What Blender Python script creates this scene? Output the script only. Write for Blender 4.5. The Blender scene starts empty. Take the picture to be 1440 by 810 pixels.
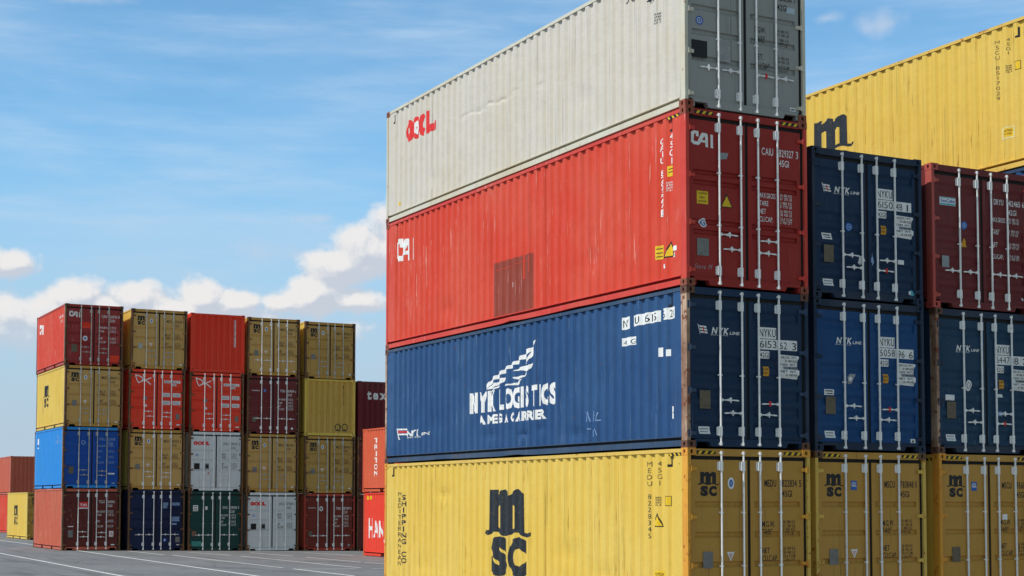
import bpy, bmesh, math, random
from mathutils import Vector, Matrix
from mathutils.geometry import tessellate_polygon
random.seed(7)
scene = bpy.context.scene
C = scene.collection
R = math.radians

# ------------------------------------------------------------------ camera
cam_d = bpy.data.cameras.new("camera"); cam = bpy.data.objects.new("camera", cam_d); C.objects.link(cam)
scene.camera = cam
cam_d.sensor_width = 36; cam_d.lens = 54.906; cam_d.shift_y = 0.11669
cam_d.clip_start = 0.1; cam_d.clip_end = 6000
_yaw, _pit, _rol = 0.4843, 0.0607, 0.0010
_f = Vector((math.sin(_yaw)*math.cos(_pit), math.cos(_yaw)*math.cos(_pit), math.sin(_pit)))
_r = Vector((math.cos(_yaw), -math.sin(_yaw), 0)); _u = _r.cross(_f)
_r2 = _r*math.cos(_rol) + _u*math.sin(_rol); _u2 = _u*math.cos(_rol) - _r*math.sin(_rol)
M = Matrix((( _r2.x, _u2.x, -_f.x, -13.9638), (_r2.y, _u2.y, -_f.y, -20.575), (_r2.z, _u2.z, -_f.z, 2.0242), (0, 0, 0, 1)))
cam.matrix_world = M

# ------------------------------------------------------------------ sun, sky, exposure
SUN_EL, SUN_OFF = R(50), R(0.4)        # sun to the left (-X), just grazing the door plane
S = Vector((-math.cos(SUN_EL)*math.cos(SUN_OFF), -math.cos(SUN_EL)*math.sin(SUN_OFF), math.sin(SUN_EL)))
sd = bpy.data.lights.new("sun", 'SUN'); sd.energy = 3.7; sd.angle = R(0.53); sd.color = (1.0, 0.955, 0.88)
so = bpy.data.objects.new("sun", sd); C.objects.link(so); so.rotation_euler = S.to_track_quat('Z', 'Y').to_euler(); so.location = (-30, 0, 60)
scene.view_settings.view_transform = 'Standard'; scene.view_settings.look = 'None'
scene.view_settings.exposure = 0.0; scene.view_settings.gamma = 1
SKY_STRENGTH = 0.11
CAM_AZ = math.degrees(_yaw)

def build_world():
    w = bpy.data.worlds.new("World"); scene.world = w; w.use_nodes = True
    nt = w.node_tree; nt.nodes.clear(); N = nt.nodes.new; Lk = nt.links.new
    def math_n(tree, op, a, b=None, c=None, clamp=False):
        n = tree.nodes.new('ShaderNodeMath'); n.operation = op; n.use_clamp = clamp
        for i, v in enumerate((a, b, c)):
            if v is None: continue
            if isinstance(v, (int, float)): n.inputs[i].default_value = v
            else: tree.links.new(v, n.inputs[i])
        return n.outputs[0]
    def smooth(tree, v, a, b, lo=0.0, hi=1.0):
        n = tree.nodes.new('ShaderNodeMapRange'); n.interpolation_type = 'SMOOTHSTEP'
        tree.links.new(v, n.inputs['Value']); n.inputs['From Min'].default_value = a; n.inputs['From Max'].default_value = b
        n.inputs['To Min'].default_value = lo; n.inputs['To Max'].default_value = hi
        return n.outputs[0]
    # cumulus density as a function of (azimuth, elevation) in degrees
    g = bpy.data.node_groups.new("cumulus", 'ShaderNodeTree')
    g.interface.new_socket("P", in_out='INPUT', socket_type='NodeSocketVector')
    g.interface.new_socket("D", in_out='OUTPUT', socket_type='NodeSocketFloat')
    gi = g.nodes.new('NodeGroupInput'); go = g.nodes.new('NodeGroupOutput')
    nz = g.nodes.new('ShaderNodeTexNoise'); nz.inputs['Scale'].default_value = 0.8; nz.inputs['Detail'].default_value = 8
    nz.inputs['Roughness'].default_value = 0.58; g.links.new(gi.outputs[0], nz.inputs['Vector'])
    nz2 = g.nodes.new('ShaderNodeTexNoise'); nz2.inputs['Scale'].default_value = 0.27; nz2.inputs['Detail'].default_value = 3
    g.links.new(gi.outputs[0], nz2.inputs['Vector'])
    blobs = [(22.5, 9.1, 2.0, 1.1, 1.0), (21.3, 8.6, 1.5, .8, 1.0), (23.6, 10.0, 1.5, 1.2, 1.0), (26.0, 9.5, 3.0, 2.2, 1.0),
             (13.0, 6.2, 10.0, 1.3, 1.0), (15.5, 6.9, 3.8, .8, .95), (20.4, 7.4, 1.6, .95, 1.0), (21.8, 7.3, 2.2, .5, .9), (19.4, 7.2, 1.0, .5, .9),
             (16.4, 7.3, 1.15, .95, 1.0), (17.6, 7.2, 1.1, .6, .9), (14.2, 7.2, 1.35, .7, 1.0), (12.0, 7.3, 1.1, .75, 1.0), (13.2, 6.9, 1.2, .6, .9), (9.8, 6.5, 1.8, .9, .95),
             (10.0, 8.3, 1.15, .62, .95), (8.0, 8.4, 2.0, .8, .9), (5, 7.0, 3.5, 1.4, 1.0), (-3, 7.6, 4.5, 1.8, 1.0), (-14, 7.0, 5, 1.6, 1.0), (-30, 8, 7, 2.2, 1.0),
             (35, 8.5, 5, 2.0, 1.0), (50, 9.0, 6, 2.4, 1.0), (66, 7.5, 6, 1.6, 1.0), (90, 9, 9, 2.6, 1.0), (130, 8, 10, 2, 1.0), (-60, 9, 10, 2.5, 1.0), (-100, 8, 12, 2.5, 1.0), (170, 9, 12, 3, 1.0), (-150, 8, 12, 2.6, 1.0)]
    acc = None
    for a, e, ra, re, s in blobs:
        v = g.nodes.new('ShaderNodeVectorMath'); v.operation = 'SUBTRACT'; g.links.new(gi.outputs[0], v.inputs[0]); v.inputs[1].default_value = (a, e, 0)
        v2 = g.nodes.new('ShaderNodeVectorMath'); v2.operation = 'MULTIPLY'; g.links.new(v.outputs[0], v2.inputs[0]); v2.inputs[1].default_value = (1/ra, 1/re, 0)
        ln = g.nodes.new('ShaderNodeVectorMath'); ln.operation = 'LENGTH'; g.links.new(v2.outputs[0], ln.inputs[0])
        q = math_n(g, 'MULTIPLY_ADD', ln.outputs['Value'], -s, s)
        acc = q if acc is None else math_n(g, 'MAXIMUM', acc, q)
    acc = math_n(g, 'MAXIMUM', math_n(g, 'ADD', acc, 0.12), -0.6)
    t = math_n(g, 'MULTIPLY_ADD', nz.outputs['Fac'], 1.5, -0.75)
    t2 = math_n(g, 'MULTIPLY_ADD', nz2.outputs['Fac'], 0.5, -0.25)
    d = math_n(g, 'ADD', math_n(g, 'ADD', acc, t), t2)
    g.links.new(d, go.inputs[0])

    tc = N('ShaderNodeTexCoord'); sep = N('ShaderNodeSeparateXYZ'); Lk(tc.outputs['Generated'], sep.inputs[0])
    az = math_n(nt, 'MULTIPLY', math_n(nt, 'ARCTAN2', sep.outputs[0], sep.outputs[1]), 57.2958)
    el = math_n(nt, 'MULTIPLY', math_n(nt, 'ARCSINE', sep.outputs[2]), 57.2958)
    cmb = N('ShaderNodeCombineXYZ'); Lk(az, cmb.inputs[0]); Lk(el, cmb.inputs[1])
    sh = N('ShaderNodeVectorMath'); sh.operation = 'ADD'; Lk(cmb.outputs[0], sh.inputs[0]); sh.inputs[1].default_value = (-0.22, 0.36, 0)
    ga = N('ShaderNodeGroup'); ga.node_tree = g; Lk(cmb.outputs[0], ga.inputs[0])
    gb = N('ShaderNodeGroup'); gb.node_tree = g; Lk(sh.outputs[0], gb.inputs[0])
    dens = smooth(nt, ga.outputs[0], 0.03, 0.52)
    # flat, hazy undersides: the cloud thins out below about six degrees
    fade = smooth(nt, el, 4.6, 7.0, 0.30, 1.0)
    dens = math_n(nt, 'MULTIPLY', dens, fade)
    lit = smooth(nt, math_n(nt, 'SUBTRACT', ga.outputs[0], gb.outputs[0]), -0.16, 0.34)

    sky = N('ShaderNodeTexSky'); sky.sky_type = 'NISHITA'; sky.sun_disc = False
    sky.sun_elevation = SUN_EL; sky.sun_rotation = math.atan2(S.x, S.y)
    sky.altitude = 50; sky.air_density = 1.0; sky.dust_density = 0.35; sky.ozone_density = 2.0
    tint = N('ShaderNodeMix'); tint.data_type = 'RGBA'; tint.blend_type = 'MULTIPLY'; tint.inputs[0].default_value = 1.0
    Lk(sky.outputs[0], tint.inputs[6]); tint.inputs[7].default_value = (0.98, 1.44, 1.54, 1)
    # deep, darker zenith
    zf = smooth(nt, el, 20.0, 55.0, 1.0, 0.42)
    vz = N('ShaderNodeVectorMath'); vz.operation = 'SCALE'; Lk(tint.outputs[2], vz.inputs[0]); Lk(zf, vz.inputs['Scale'])
    K = 1.0/SKY_STRENGTH
    # thin high cirrus streaks
    mp = N('ShaderNodeMapping'); mp.inputs['Scale'].default_value = (0.07, 0.34, 1); mp.inputs['Rotation'].default_value = (0, 0, R(-5)); Lk(cmb.outputs[0], mp.inputs[0])
    cn = N('ShaderNodeTexNoise'); cn.inputs['Scale'].default_value = 1.0; cn.inputs['Detail'].default_value = 7; cn.inputs['Roughness'].default_value = 0.55
    cn.inputs['Distortion'].default_value = 0.25; Lk(mp.outputs[0], cn.inputs['Vector'])
    mp2 = N('ShaderNodeMapping'); mp2.inputs['Scale'].default_value = (0.16, 1.3, 1); mp2.inputs['Rotation'].default_value = (0, 0, R(-9)); Lk(cmb.outputs[0], mp2.inputs[0])
    cn2 = N('ShaderNodeTexNoise'); cn2.inputs['Scale'].default_value = 1.0; cn2.inputs['Detail'].default_value = 6; cn2.inputs['Roughness'].default_value = 0.6; Lk(mp2.outputs[0], cn2.inputs['Vector'])
    cf = math_n(nt, 'MULTIPLY_ADD', smooth(nt, cn2.outputs['Fac'], 0.36, 0.85, 0.0, 0.40), smooth(nt, cn.outputs['Fac'], 0.36, 0.60, 0.15, 1.0), smooth(nt, cn.outputs['Fac'], 0.38, 0.75, 0.0, 0.35), clamp=True)
    mc = N('ShaderNodeMix'); mc.data_type = 'RGBA'; Lk(cf, mc.inputs[0]); Lk(vz.outputs[0], mc.inputs[6]); mc.inputs[7].default_value = (0.56*K, 0.72*K, 0.90*K, 1)
    # two wisps high on the right, one top left
    wa = None
    for a, e, ra, re in ((41.3, 16.8, 1.3, .55), (39.3, 17.15, .8, .3), (46.3, 17.6, .9, .5), (12.2, 17.6, 1.6, .35), (18.9, 9.0, 1.8, .55), (20.6, 10.3, 1.1, .25)):
        v = N('ShaderNodeVectorMath'); v.operation = 'SUBTRACT'; Lk(cmb.outputs[0], v.inputs[0]); v.inputs[1].default_value = (a, e, 0)
        v2 = N('ShaderNodeVectorMath'); v2.operation = 'MULTIPLY'; Lk(v.outputs[0], v2.inputs[0]); v2.inputs[1].default_value = (1/ra, 1/re, 0)
        ln = N('ShaderNodeVectorMath'); ln.operation = 'LENGTH'; Lk(v2.outputs[0], ln.inputs[0])
        q = math_n(nt, 'SUBTRACT', 1.0, ln.outputs['Value'])
        wa = q if wa is None else math_n(nt, 'MAXIMUM', wa, q)
    wn = N('ShaderNodeTexNoise'); wn.inputs['Scale'].default_value = 0.65; wn.inputs['Detail'].default_value = 6; Lk(cmb.outputs[0], wn.inputs['Vector'])
    wd = math_n(nt, 'ADD', math_n(nt, 'MAXIMUM', wa, -0.5), math_n(nt, 'MULTIPLY_ADD', wn.outputs['Fac'], 2.2, -1.1))
    wf = smooth(nt, wd, 0.0, 1.1, 0.0, 0.60)
    mw = N('ShaderNodeMix'); mw.data_type = 'RGBA'; Lk(wf, mw.inputs[0]); Lk(mc.outputs[2], mw.inputs[6]); mw.inputs[7].default_value = (0.60*K, 0.68*K, 0.80*K, 1)
    # pale haze low down
    hz = smooth(nt, el, 2.0, 14.0, 0.90, 0.0)
    mh = N('ShaderNodeMix'); mh.data_type = 'RGBA'; Lk(hz, mh.inputs[0]); Lk(mw.outputs[2], mh.inputs[6]); mh.inputs[7].default_value = (0.45*K, 0.56*K, 0.70*K, 1)
    cc = N('ShaderNodeMix'); cc.data_type = 'RGBA'; Lk(lit, cc.inputs[0]); cc.inputs[6].default_value = (0.58*K, 0.62*K, 0.70*K, 1); cc.inputs[7].default_value = (0.88*K, 0.85*K, 0.83*K, 1)
    mx = N('ShaderNodeMix'); mx.data_type = 'RGBA'; Lk(math_n(nt, 'MULTIPLY', dens, 0.93), mx.inputs[0]); Lk(mh.outputs[2], mx.inputs[6]); Lk(cc.outputs[2], mx.inputs[7])
    # unseen sky behind the camera warmed and dimmed, to tone light on the doors
    af = smooth(nt, sep.outputs[1], -0.55, 0.45, 0.0, 1.0)
    am = N('ShaderNodeMix'); am.data_type = 'RGBA'; Lk(af, am.inputs[0]); am.inputs[6].default_value = (1.12, 0.90, 0.68, 1); am.inputs[7].default_value = (1, 1, 1, 1)
    fm = N('ShaderNodeMix'); fm.data_type = 'RGBA'; fm.blend_type = 'MULTIPLY'; fm.inputs[0].default_value = 1.0; Lk(mx.outputs[2], fm.inputs[6]); Lk(am.outputs[2], fm.inputs[7])
    bg = N('ShaderNodeBackground'); bg.inputs['Strength'].default_value = SKY_STRENGTH; Lk(fm.outputs[2], bg.inputs[0])
    out = N('ShaderNodeOutputWorld'); Lk(bg.outputs[0], out.inputs[0])
build_world()

# ------------------------------------------------------------------ materials
def node_mat(name):
    m = bpy.data.materials.new(name); m.use_nodes = True
    nt = m.node_tree; b = nt.nodes['Principled BSDF']
    return m, nt, b
def mixc(nt, fac, a, b, blend='MIX'):
    n = nt.nodes.new('ShaderNodeMix'); n.data_type = 'RGBA'; n.blend_type = blend
    for idx, v in ((0, fac), (6, a), (7, b)):
        if isinstance(v, (int, float)): n.inputs[idx].default_value = v
        elif isinstance(v, tuple): n.inputs[idx].default_value = (*v[:3], 1)
        else: nt.links.new(v, n.inputs[idx])
    return n.outputs[2]
def rampf(nt, v, a, b, hi=1.0, lo=0.0):
    n = nt.nodes.new('ShaderNodeMapRange'); n.interpolation_type = 'SMOOTHSTEP'
    nt.links.new(v, n.inputs['Value']); n.inputs['From Min'].default_value = a; n.inputs['From Max'].default_value = b
    n.inputs['To Min'].default_value = lo; n.inputs['To Max'].default_value = hi
    return n.outputs[0]
def noise(nt, vec, scale, detail=4, rough=.55, stretch=None):
    if stretch:
        mp = nt.nodes.new('ShaderNodeMapping'); mp.inputs['Scale'].default_value = stretch; nt.links.new(vec, mp.inputs[0]); vec = mp.outputs[0]
    n = nt.nodes.new('ShaderNodeTexNoise'); n.inputs['Scale'].default_value = scale; n.inputs['Detail'].default_value = detail
    n.inputs['Roughness'].default_value = rough; nt.links.new(vec, n.inputs['Vector'])
    return n.outputs['Fac']
def mulf(nt, a, b):
    n = nt.nodes.new('ShaderNodeMath'); n.operation = 'MULTIPLY'
    for i, v in enumerate((a, b)):
        if isinstance(v, (int, float)): n.inputs[i].default_value = v
        else: nt.links.new(v, n.inputs[i])
    return n.outputs[0]
def world_vec(nt):
    tc = nt.nodes.new('ShaderNodeTexCoord'); oi = nt.nodes.new('ShaderNodeObjectInfo')
    sc = nt.nodes.new('ShaderNodeVectorMath'); sc.operation = 'SCALE'; nt.links.new(oi.outputs['Location'], sc.inputs[0]); sc.inputs['Scale'].default_value = 1.37
    ad = nt.nodes.new('ShaderNodeVectorMath'); nt.links.new(tc.outputs['Object'], ad.inputs[0]); nt.links.new(sc.outputs[0], ad.inputs[1])
    return ad.outputs[0]
PAINTS = {}
def paint(name, col, faded=None, fade=.5, dirt=.35, rust=.25, scratch=0.0, sc_col=(.8, .6, .55), rough=.45, dent=.5, rustcol=(.20, .075, .03)):
    if name in PAINTS: return PAINTS[name]
    m, nt, b = node_mat(name); v = world_vec(nt)
    faded = faded or tuple(min(1, c*.8 + .05) for c in col)
    n1 = noise(nt, v, .55, 5)
    c = mixc(nt, rampf(nt, n1, .38, .68, fade), col, faded)
    n1b = noise(nt, v, 5.0, 6, .65)
    c = mixc(nt, rampf(nt, n1b, .45, .8, .22), c, tuple(x*.72 for x in col))
    # weathering streaks running down
    n2 = noise(nt, v, 1.0, 5, .6, (11, 11, .45)); n2m = noise(nt, v, .7, 2)
    st = mulf(nt, rampf(nt, n2, .56, .74, dirt), rampf(nt, n2m, .38, .62, 1.0, .25))
    c = mixc(nt, st, c, tuple(x*.45 + y for x, y in zip(col, (.03, .022, .014))))
    if scratch > 0:
        n4 = noise(nt, v, 1.0, 3, .7, (24, 24, .9)); n4m = noise(nt, v, .8, 2)
        c = mixc(nt, mulf(nt, rampf(nt, n4, .615, .67, scratch), rampf(nt, n4m, .45, .6)), c, sc_col)
    n5 = noise(nt, v, 1.0, 2, .5, (30, 30, .35)); c = mixc(nt, mulf(nt, rampf(nt, n5, .64, .69, min(.75, dirt*1.6)), rampf(nt, n2m, .30, .55)), c, tuple(x*.38 + y for x, y in zip(col, (.04, .025, .012))))
    n3 = noise(nt, v, 7.0, 8, .72); n3m = noise(nt, v, 1.3, 3)
    e = .70 - .16*rust
    rf = mulf(nt, rampf(nt, n3, e, e+.045), rampf(nt, n3m, .60-.35*rust, .72-.3*rust))
    rc = mixc(nt, noise(nt, v, 25, 3), tuple(x*.55 for x in rustcol), tuple(min(1, x*1.7) for x in rustcol))
    c = mixc(nt, rf, c, rc)
    nt.links.new(c, b.inputs['Base Color'])
    nt.links.new(rampf(nt, n1b, .3, .8, rough+.15, rough-.08), b.inputs['Roughness'])
    b.inputs['Specular IOR Level'].default_value = .14
    bp = nt.nodes.new('ShaderNodeBump'); bp.inputs['Strength'].default_value = dent; bp.inputs['Distance'].default_value = .035
    nt.links.new(noise(nt, v, 1.9, 4, .55), bp.inputs['Height']); nt.links.new(bp.outputs[0], b.inputs['Normal'])
    PAINTS[name] = m
    return m
def plain(name, col, rough=.5, metal=0.0, var=.12, wear=0.0, wearcol=(.2, .15, .1)):
    if name in PAINTS: return PAINTS[name]
    m, nt, b = node_mat(name); v = world_vec(nt)
    c = mixc(nt, rampf(nt, noise(nt, v, 9, 5, .6), .35, .75, 1.0), col, tuple(x*(1-var*1.6) for x in col))
    if wear > 0:
        c = mixc(nt, rampf(nt, noise(nt, v, 26, 7, .7), .64-.14*wear, .69-.1*wear), c, wearcol)
    nt.links.new(c, b.inputs['Base Color'])
    b.inputs['Roughness'].default_value = rough; b.inputs['Metallic'].default_value = metal
    b.inputs['Specular IOR Level'].default_value = .3
    PAINTS[name] = m
    return m
WHITE = plain('white_lettering', (.90, .90, .88), wear=.35, wearcol=(.35, .25, .22))
WHITEP = plain('white_vinyl', (.88, .89, .88), wear=.2, wearcol=(.5, .52, .55))
BLACK = plain('black_lettering', (.018, .019, .022), wear=.25, wearcol=(.12, .10, .08))
BLACKV = plain('black_vinyl', (.015, .015, .018))
NAVY = plain('faded_black_lettering', (.022, .028, .038), wear=.4, wearcol=(.17, .13, .06))
REDV = plain('red_lettering', (.80, .035, .03), wear=.1, wearcol=(.9, .3, .25))
YELV = plain('yellow_vinyl', (.85, .55, .02))
ORAV = plain('orange_vinyl', (.75, .36, .03), wear=.3, wearcol=(.2, .12, .04))
BLUV = plain('blue_vinyl', (.03, .14, .50))
CYAV = plain('cyan_vinyl', (.10, .45, .55))
LBLV = plain('pale_blue_lettering', (.28, .42, .68), wear=.3, wearcol=(.03, .05, .12))
GRYV = plain('worn_grey_label', (.32, .34, .36), wear=.5, wearcol=(.15, .15, .16))
PINKV = plain('pink_vinyl', (.75, .45, .42))
PLATE = plain('data_plate_metal', (.22, .22, .21), rough=.4, metal=.2, wear=.4, wearcol=(.1, .08, .06))
PLATEB = plain('tarnished_plate', (.16, .13, .09), rough=.5, metal=.1, wear=.5, wearcol=(.07, .05, .03))
GALV = plain('galvanised_bar', (.90, .90, .89), rough=.35, metal=.0, var=.08, wear=.2, wearcol=(.30, .2, .14))
GALVD = plain('dull_bar', (.52, .51, .47), rough=.45, metal=.2, wear=.4, wearcol=(.18, .12, .08))
RUBBER_HOLE = plain('rubber_and_hole_black', (.012, .012, .012), rough=.7)
DARK = plain('dark_steel', (.03, .03, .032), rough=.6)
GREENV = plain('green_paint_patch', (.05, .30, .26))
SCRAWL = plain('chalk_scrawl', (.45, .40, .42), wear=.5, wearcol=(.2, .1, .1))

# ------------------------------------------------------------------ mesh helpers
class MB:
    def __init__(s): s.v = []; s.f = []; s.m = []; s.mats = []
    def mi(s, mat):
        if mat not in s.mats: s.mats.append(mat)
        return s.mats.index(mat)
    def poly(s, pts, mat=None):
        k = len(s.v); s.v += [tuple(p) for p in pts]; s.f.append(tuple(range(k, k+len(pts)))); s.m.append(s.mi(mat) if mat else 0)
    def box(s, x0, x1, y0, y1, z0, z1, mat=None, bev=0.0):
        k = len(s.v)
        s.v += [(x0, y0, z0), (x1, y0, z0), (x1, y1, z0), (x0, y1, z0), (x0, y0, z1), (x1, y0, z1), (x1, y1, z1), (x0, y1, z1)]
        i = s.mi(mat) if mat else 0
        for q in ((0, 3, 2, 1), (4, 5, 6, 7), (0, 1, 5, 4), (1, 2, 6, 5), (2, 3, 7, 6), (3, 0, 4, 7)):
            s.f.append(tuple(k+a for a in q)); s.m.append(i)
    def tube(s, p0, p1, r, n=8, mat=None, r1=None):
        p0 = Vector(p0); p1 = Vector(p1); d = (p1-p0).normalized(); r1 = r if r1 is None else r1
        a = d.orthogonal().normalized(); b = d.cross(a); k = len(s.v); i = s.mi(mat) if mat else 0
        for j in range(n):
            t = 2*math.pi*j/n; o = a*math.cos(t) + b*math.sin(t); s.v.append(tuple(p0+o*r)); s.v.append(tuple(p1+o*r1))
        for j in range(n):
            q = (j+1) % n; s.f.append((k+2*j, k+2*q, k+2*q+1, k+2*j+1)); s.m.append(i)
        s.f.append(tuple(k+2*j for j in range(n))[::-1]); s.m.append(i); s.f.append(tuple(k+2*j+1 for j in range(n))); s.m.append(i)
    def prism(s, pts_xz, y0, y1, mat=None):
        n = len(pts_xz); k = len(s.v); i = s.mi(mat) if mat else 0
        for y in (y0, y1): s.v += [(x, y, z) for x, z in pts_xz]
        s.f.append(tuple(range(k, k+n))); s.m.append(i); s.f.append(tuple(range(k+n, k+2*n))[::-1]); s.m.append(i)
        for j in range(n):
            q = (j+1) % n; s.f.append((k+j, k+q, k+n+q, k+n+j)); s.m.append(i)
    def mesh(s, name, mats):
        me = bpy.data.meshes.new(name); me.from_pydata(s.v, [], s.f)
        allm = s.mats if s.mats else ([mats] if not isinstance(mats, (list, tuple)) else list(mats))
        for m in allm: me.materials.append(m)
        if s.mats: me.polygons.foreach_set('material_index', s.m)
        me.update(); return me
    def build(s, name, mat=None, parent=None):
        return link(name, s.mesh(name, mat), parent)
def link(name, me, parent=None):
    o = bpy.data.objects.new(name, me); C.objects.link(o)
    if parent: o.parent = parent
    return o
def tag(o, label=None, cat=None, group=None, kind=None):
    if label: o['label'] = label
    if cat: o['category'] = cat
    if group: o['group'] = group
    if kind: o['kind'] = kind
    return o

# ------------------------------------------------------------------ glyphs and flat art
_gl = {}
def glyph(ch, w):
    key = (ch, w)
    if key in _gl: return _gl[key]
    cu = bpy.data.curves.new('g', 'FONT'); cu.body = ch; cu.size = 1; cu.offset = w; cu.resolution_u = 3; cu.fill_mode = 'FRONT'
    ob = bpy.data.objects.new('g', cu); C.objects.link(ob)
    dg = bpy.context.evaluated_depsgraph_get(); me = bpy.data.meshes.new_from_object(ob.evaluated_get(dg))
    vs = [(v.co.x, v.co.y) for v in me.vertices]; fs = [tuple(p.vertices) for p in me.polygons]
    bpy.data.objects.remove(ob); bpy.data.curves.remove(cu); bpy.data.meshes.remove(me)
    x0 = min(v[0] for v in vs); x1 = max(v[0] for v in vs)
    _gl[key] = ([((x-x0), y) for x, y in vs], fs, x1-x0)
    return _gl[key]
CAP = .73
def text2d(s, u, v, h, wid=None, weight=.012, cond=.72, shear=0.0, gap=.10):
    """upper-case height h, origin at left baseline; if wid is given the line is fitted to that width"""
    items = []; x = 0
    for ch in s:
        if ch == ' ': x += .42; continue
        vs, fs, w = glyph(ch, weight); items.append((vs, fs, x)); x += w + gap
    x -= gap
    sy = h/CAP; sx = wid/x if wid else sy*cond
    V = []; F = []
    for vs, fs, ox in items:
        k = len(V)
        for a, b in vs: V.append((u + (a+ox)*sx + b*sy*shear, v + b*sy))
        F += [tuple(k+i for i in f) for f in fs]
    return V, F
def vtext2d(s, u, vtop, h, pitch, wdt, weight=.012):
    V = []; F = []; v = vtop
    for ch in s:
        if ch != ' ':
            vs, fs, w = glyph(ch, weight); k = len(V); sy = h/CAP; sx = wdt/.58 if ch not in 'I1' else wdt/.58
            for a, b in vs: V.append((u + (a-w/2)*sx, v - h + b*sy))
            F += [tuple(k+i for i in f) for f in fs]
        v -= pitch
    return V, F
def poly2d(loops, u=0, v=0, su=1, sv=1):
    L3 = [[Vector((a, b, 0)) for a, b in lp] for lp in loops]
    tris = tessellate_polygon(L3); V = [(u+a*su, v+b*sv) for lp in loops for a, b in lp]
    return V, [tuple(t) for t in tris]
def rect2d(u0, u1, v0, v1): return [(u0, v0), (u1, v0), (u1, v1), (u0, v1)], [(0, 1, 2, 3)]
def disc2d(u, v, r, n=16, rv=None):
    rv = rv or r; return [(u+r*math.cos(2*math.pi*i/n), v+rv*math.sin(2*math.pi*i/n)) for i in range(n)], [tuple(range(n))]
def ring2d(u, v, ru, rv, iu, iv, n=18):
    V = []; F = []
    for i in range(n):
        t = 2*math.pi*i/n; V += [(u+ru*math.cos(t), v+rv*math.sin(t)), (u+iu*math.cos(t), v+iv*math.sin(t))]
    for i in range(n):
        j = (i+1) % n; F.append((2*i, 2*j, 2*j+1, 2*i+1))
    return V, F
def merge(*ps):
    V = []; F = []
    for v, f in ps:
        k = len(V); V += list(v); F += [tuple(k+i for i in q) for q in f]
    return V, F

# logo: blackletter m above the letters s c
M_OUT = [(13, 97), (31, 97), (30, 86), (38, 95), (46, 98), (53, 94), (54, 84), (71, 98), (80, 95), (85, 88), (85.5, 9), (92, 7), (99.5, 10), (99, 2), (93, -1), (85, 1), (78, 6), (70, 9), (58, 4), (49, 0), (41, 1), (34, 7), (27, 9), (20, 8), (11, 1), (0, 4), (3, 13), (8, 11), (12.5, 12.5)]
M_H1 = [(30, 61), (34, 66), (37.5, 64), (37.5, 16), (33, 17.5), (30, 18.5)]
M_H2 = [(60.5, 58), (64.5, 65), (68, 63), (68, 17), (64, 15.5), (60.5, 14)]
def ship_logo(u, v, w, h):
    """whole mark w wide, h high, lower-left at u,v"""
    m = poly2d([M_OUT, M_H1, M_H2], u, v+h*.44, w/100, h*.56/100)
    s = text2d('S', u+w*.13, v+h*.02, h*.37, w*.36, .075)
    c = text2d('C', u+w*.52, v+h*.02, h*.37, w*.36, .075)
    return merge(m, s, c)
CA_OUT = [(192, 130), (140, 126), (114, 150), (114, 258), (140, 284), (190, 287), (206, 276), (216, 251), (262, 253), (264, 299), (291, 302), (288, 158), (274, 144), (235, 141), (220, 152), (180, 250), (150, 246), (142, 236), (145, 165), (164, 160), (167, 190), (193, 193)]
CA_H = [(230, 225), (248, 186), (261, 186), (261, 227)]
CI = [(317, 150), (342, 153), (344, 306), (318, 303)]
def cai_logo(u, v, w, h):
    f = lambda lp: [((a-114)/230, (306-b)/180) for a, b in lp]
    return merge(poly2d([f(CA_OUT), f(CA_H)], u, v, w, h), poly2d([f(CI)], u, v, w, h))
def oocl_logo(u, v, w, h):
    r = w/8.3; ps = []
    ps.append(ring2d(u+r, v+h/2, r*1.12, h/2, r*.22, h*.15))
    ps.append(ring2d(u+3.12*r, v+h/2, r*1.10, h/2, r*.40, h*.24))
    n = 16; V = []; F = []
    for i in range(n+1):
        t = R(32) + (2*math.pi-R(64))*i/n; V += [(u+5.05*r+1.08*r*math.cos(t), v+h/2+h/2*math.sin(t)), (u+5.05*r+.26*r*math.cos(t), v+h/2+h*.15*math.sin(t))]
    for i in range(n): F.append((2*i, 2*i+2, 2*i+3, 2*i+1))
    ps.append((V, F))
    ps.append(poly2d([[(6.15, 0), (8.2, 0), (8.2, .33), (7.2, .33), (7.2, 1), (6.15, 1)]], u, v, r, h))
    return merge(*ps)
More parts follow.
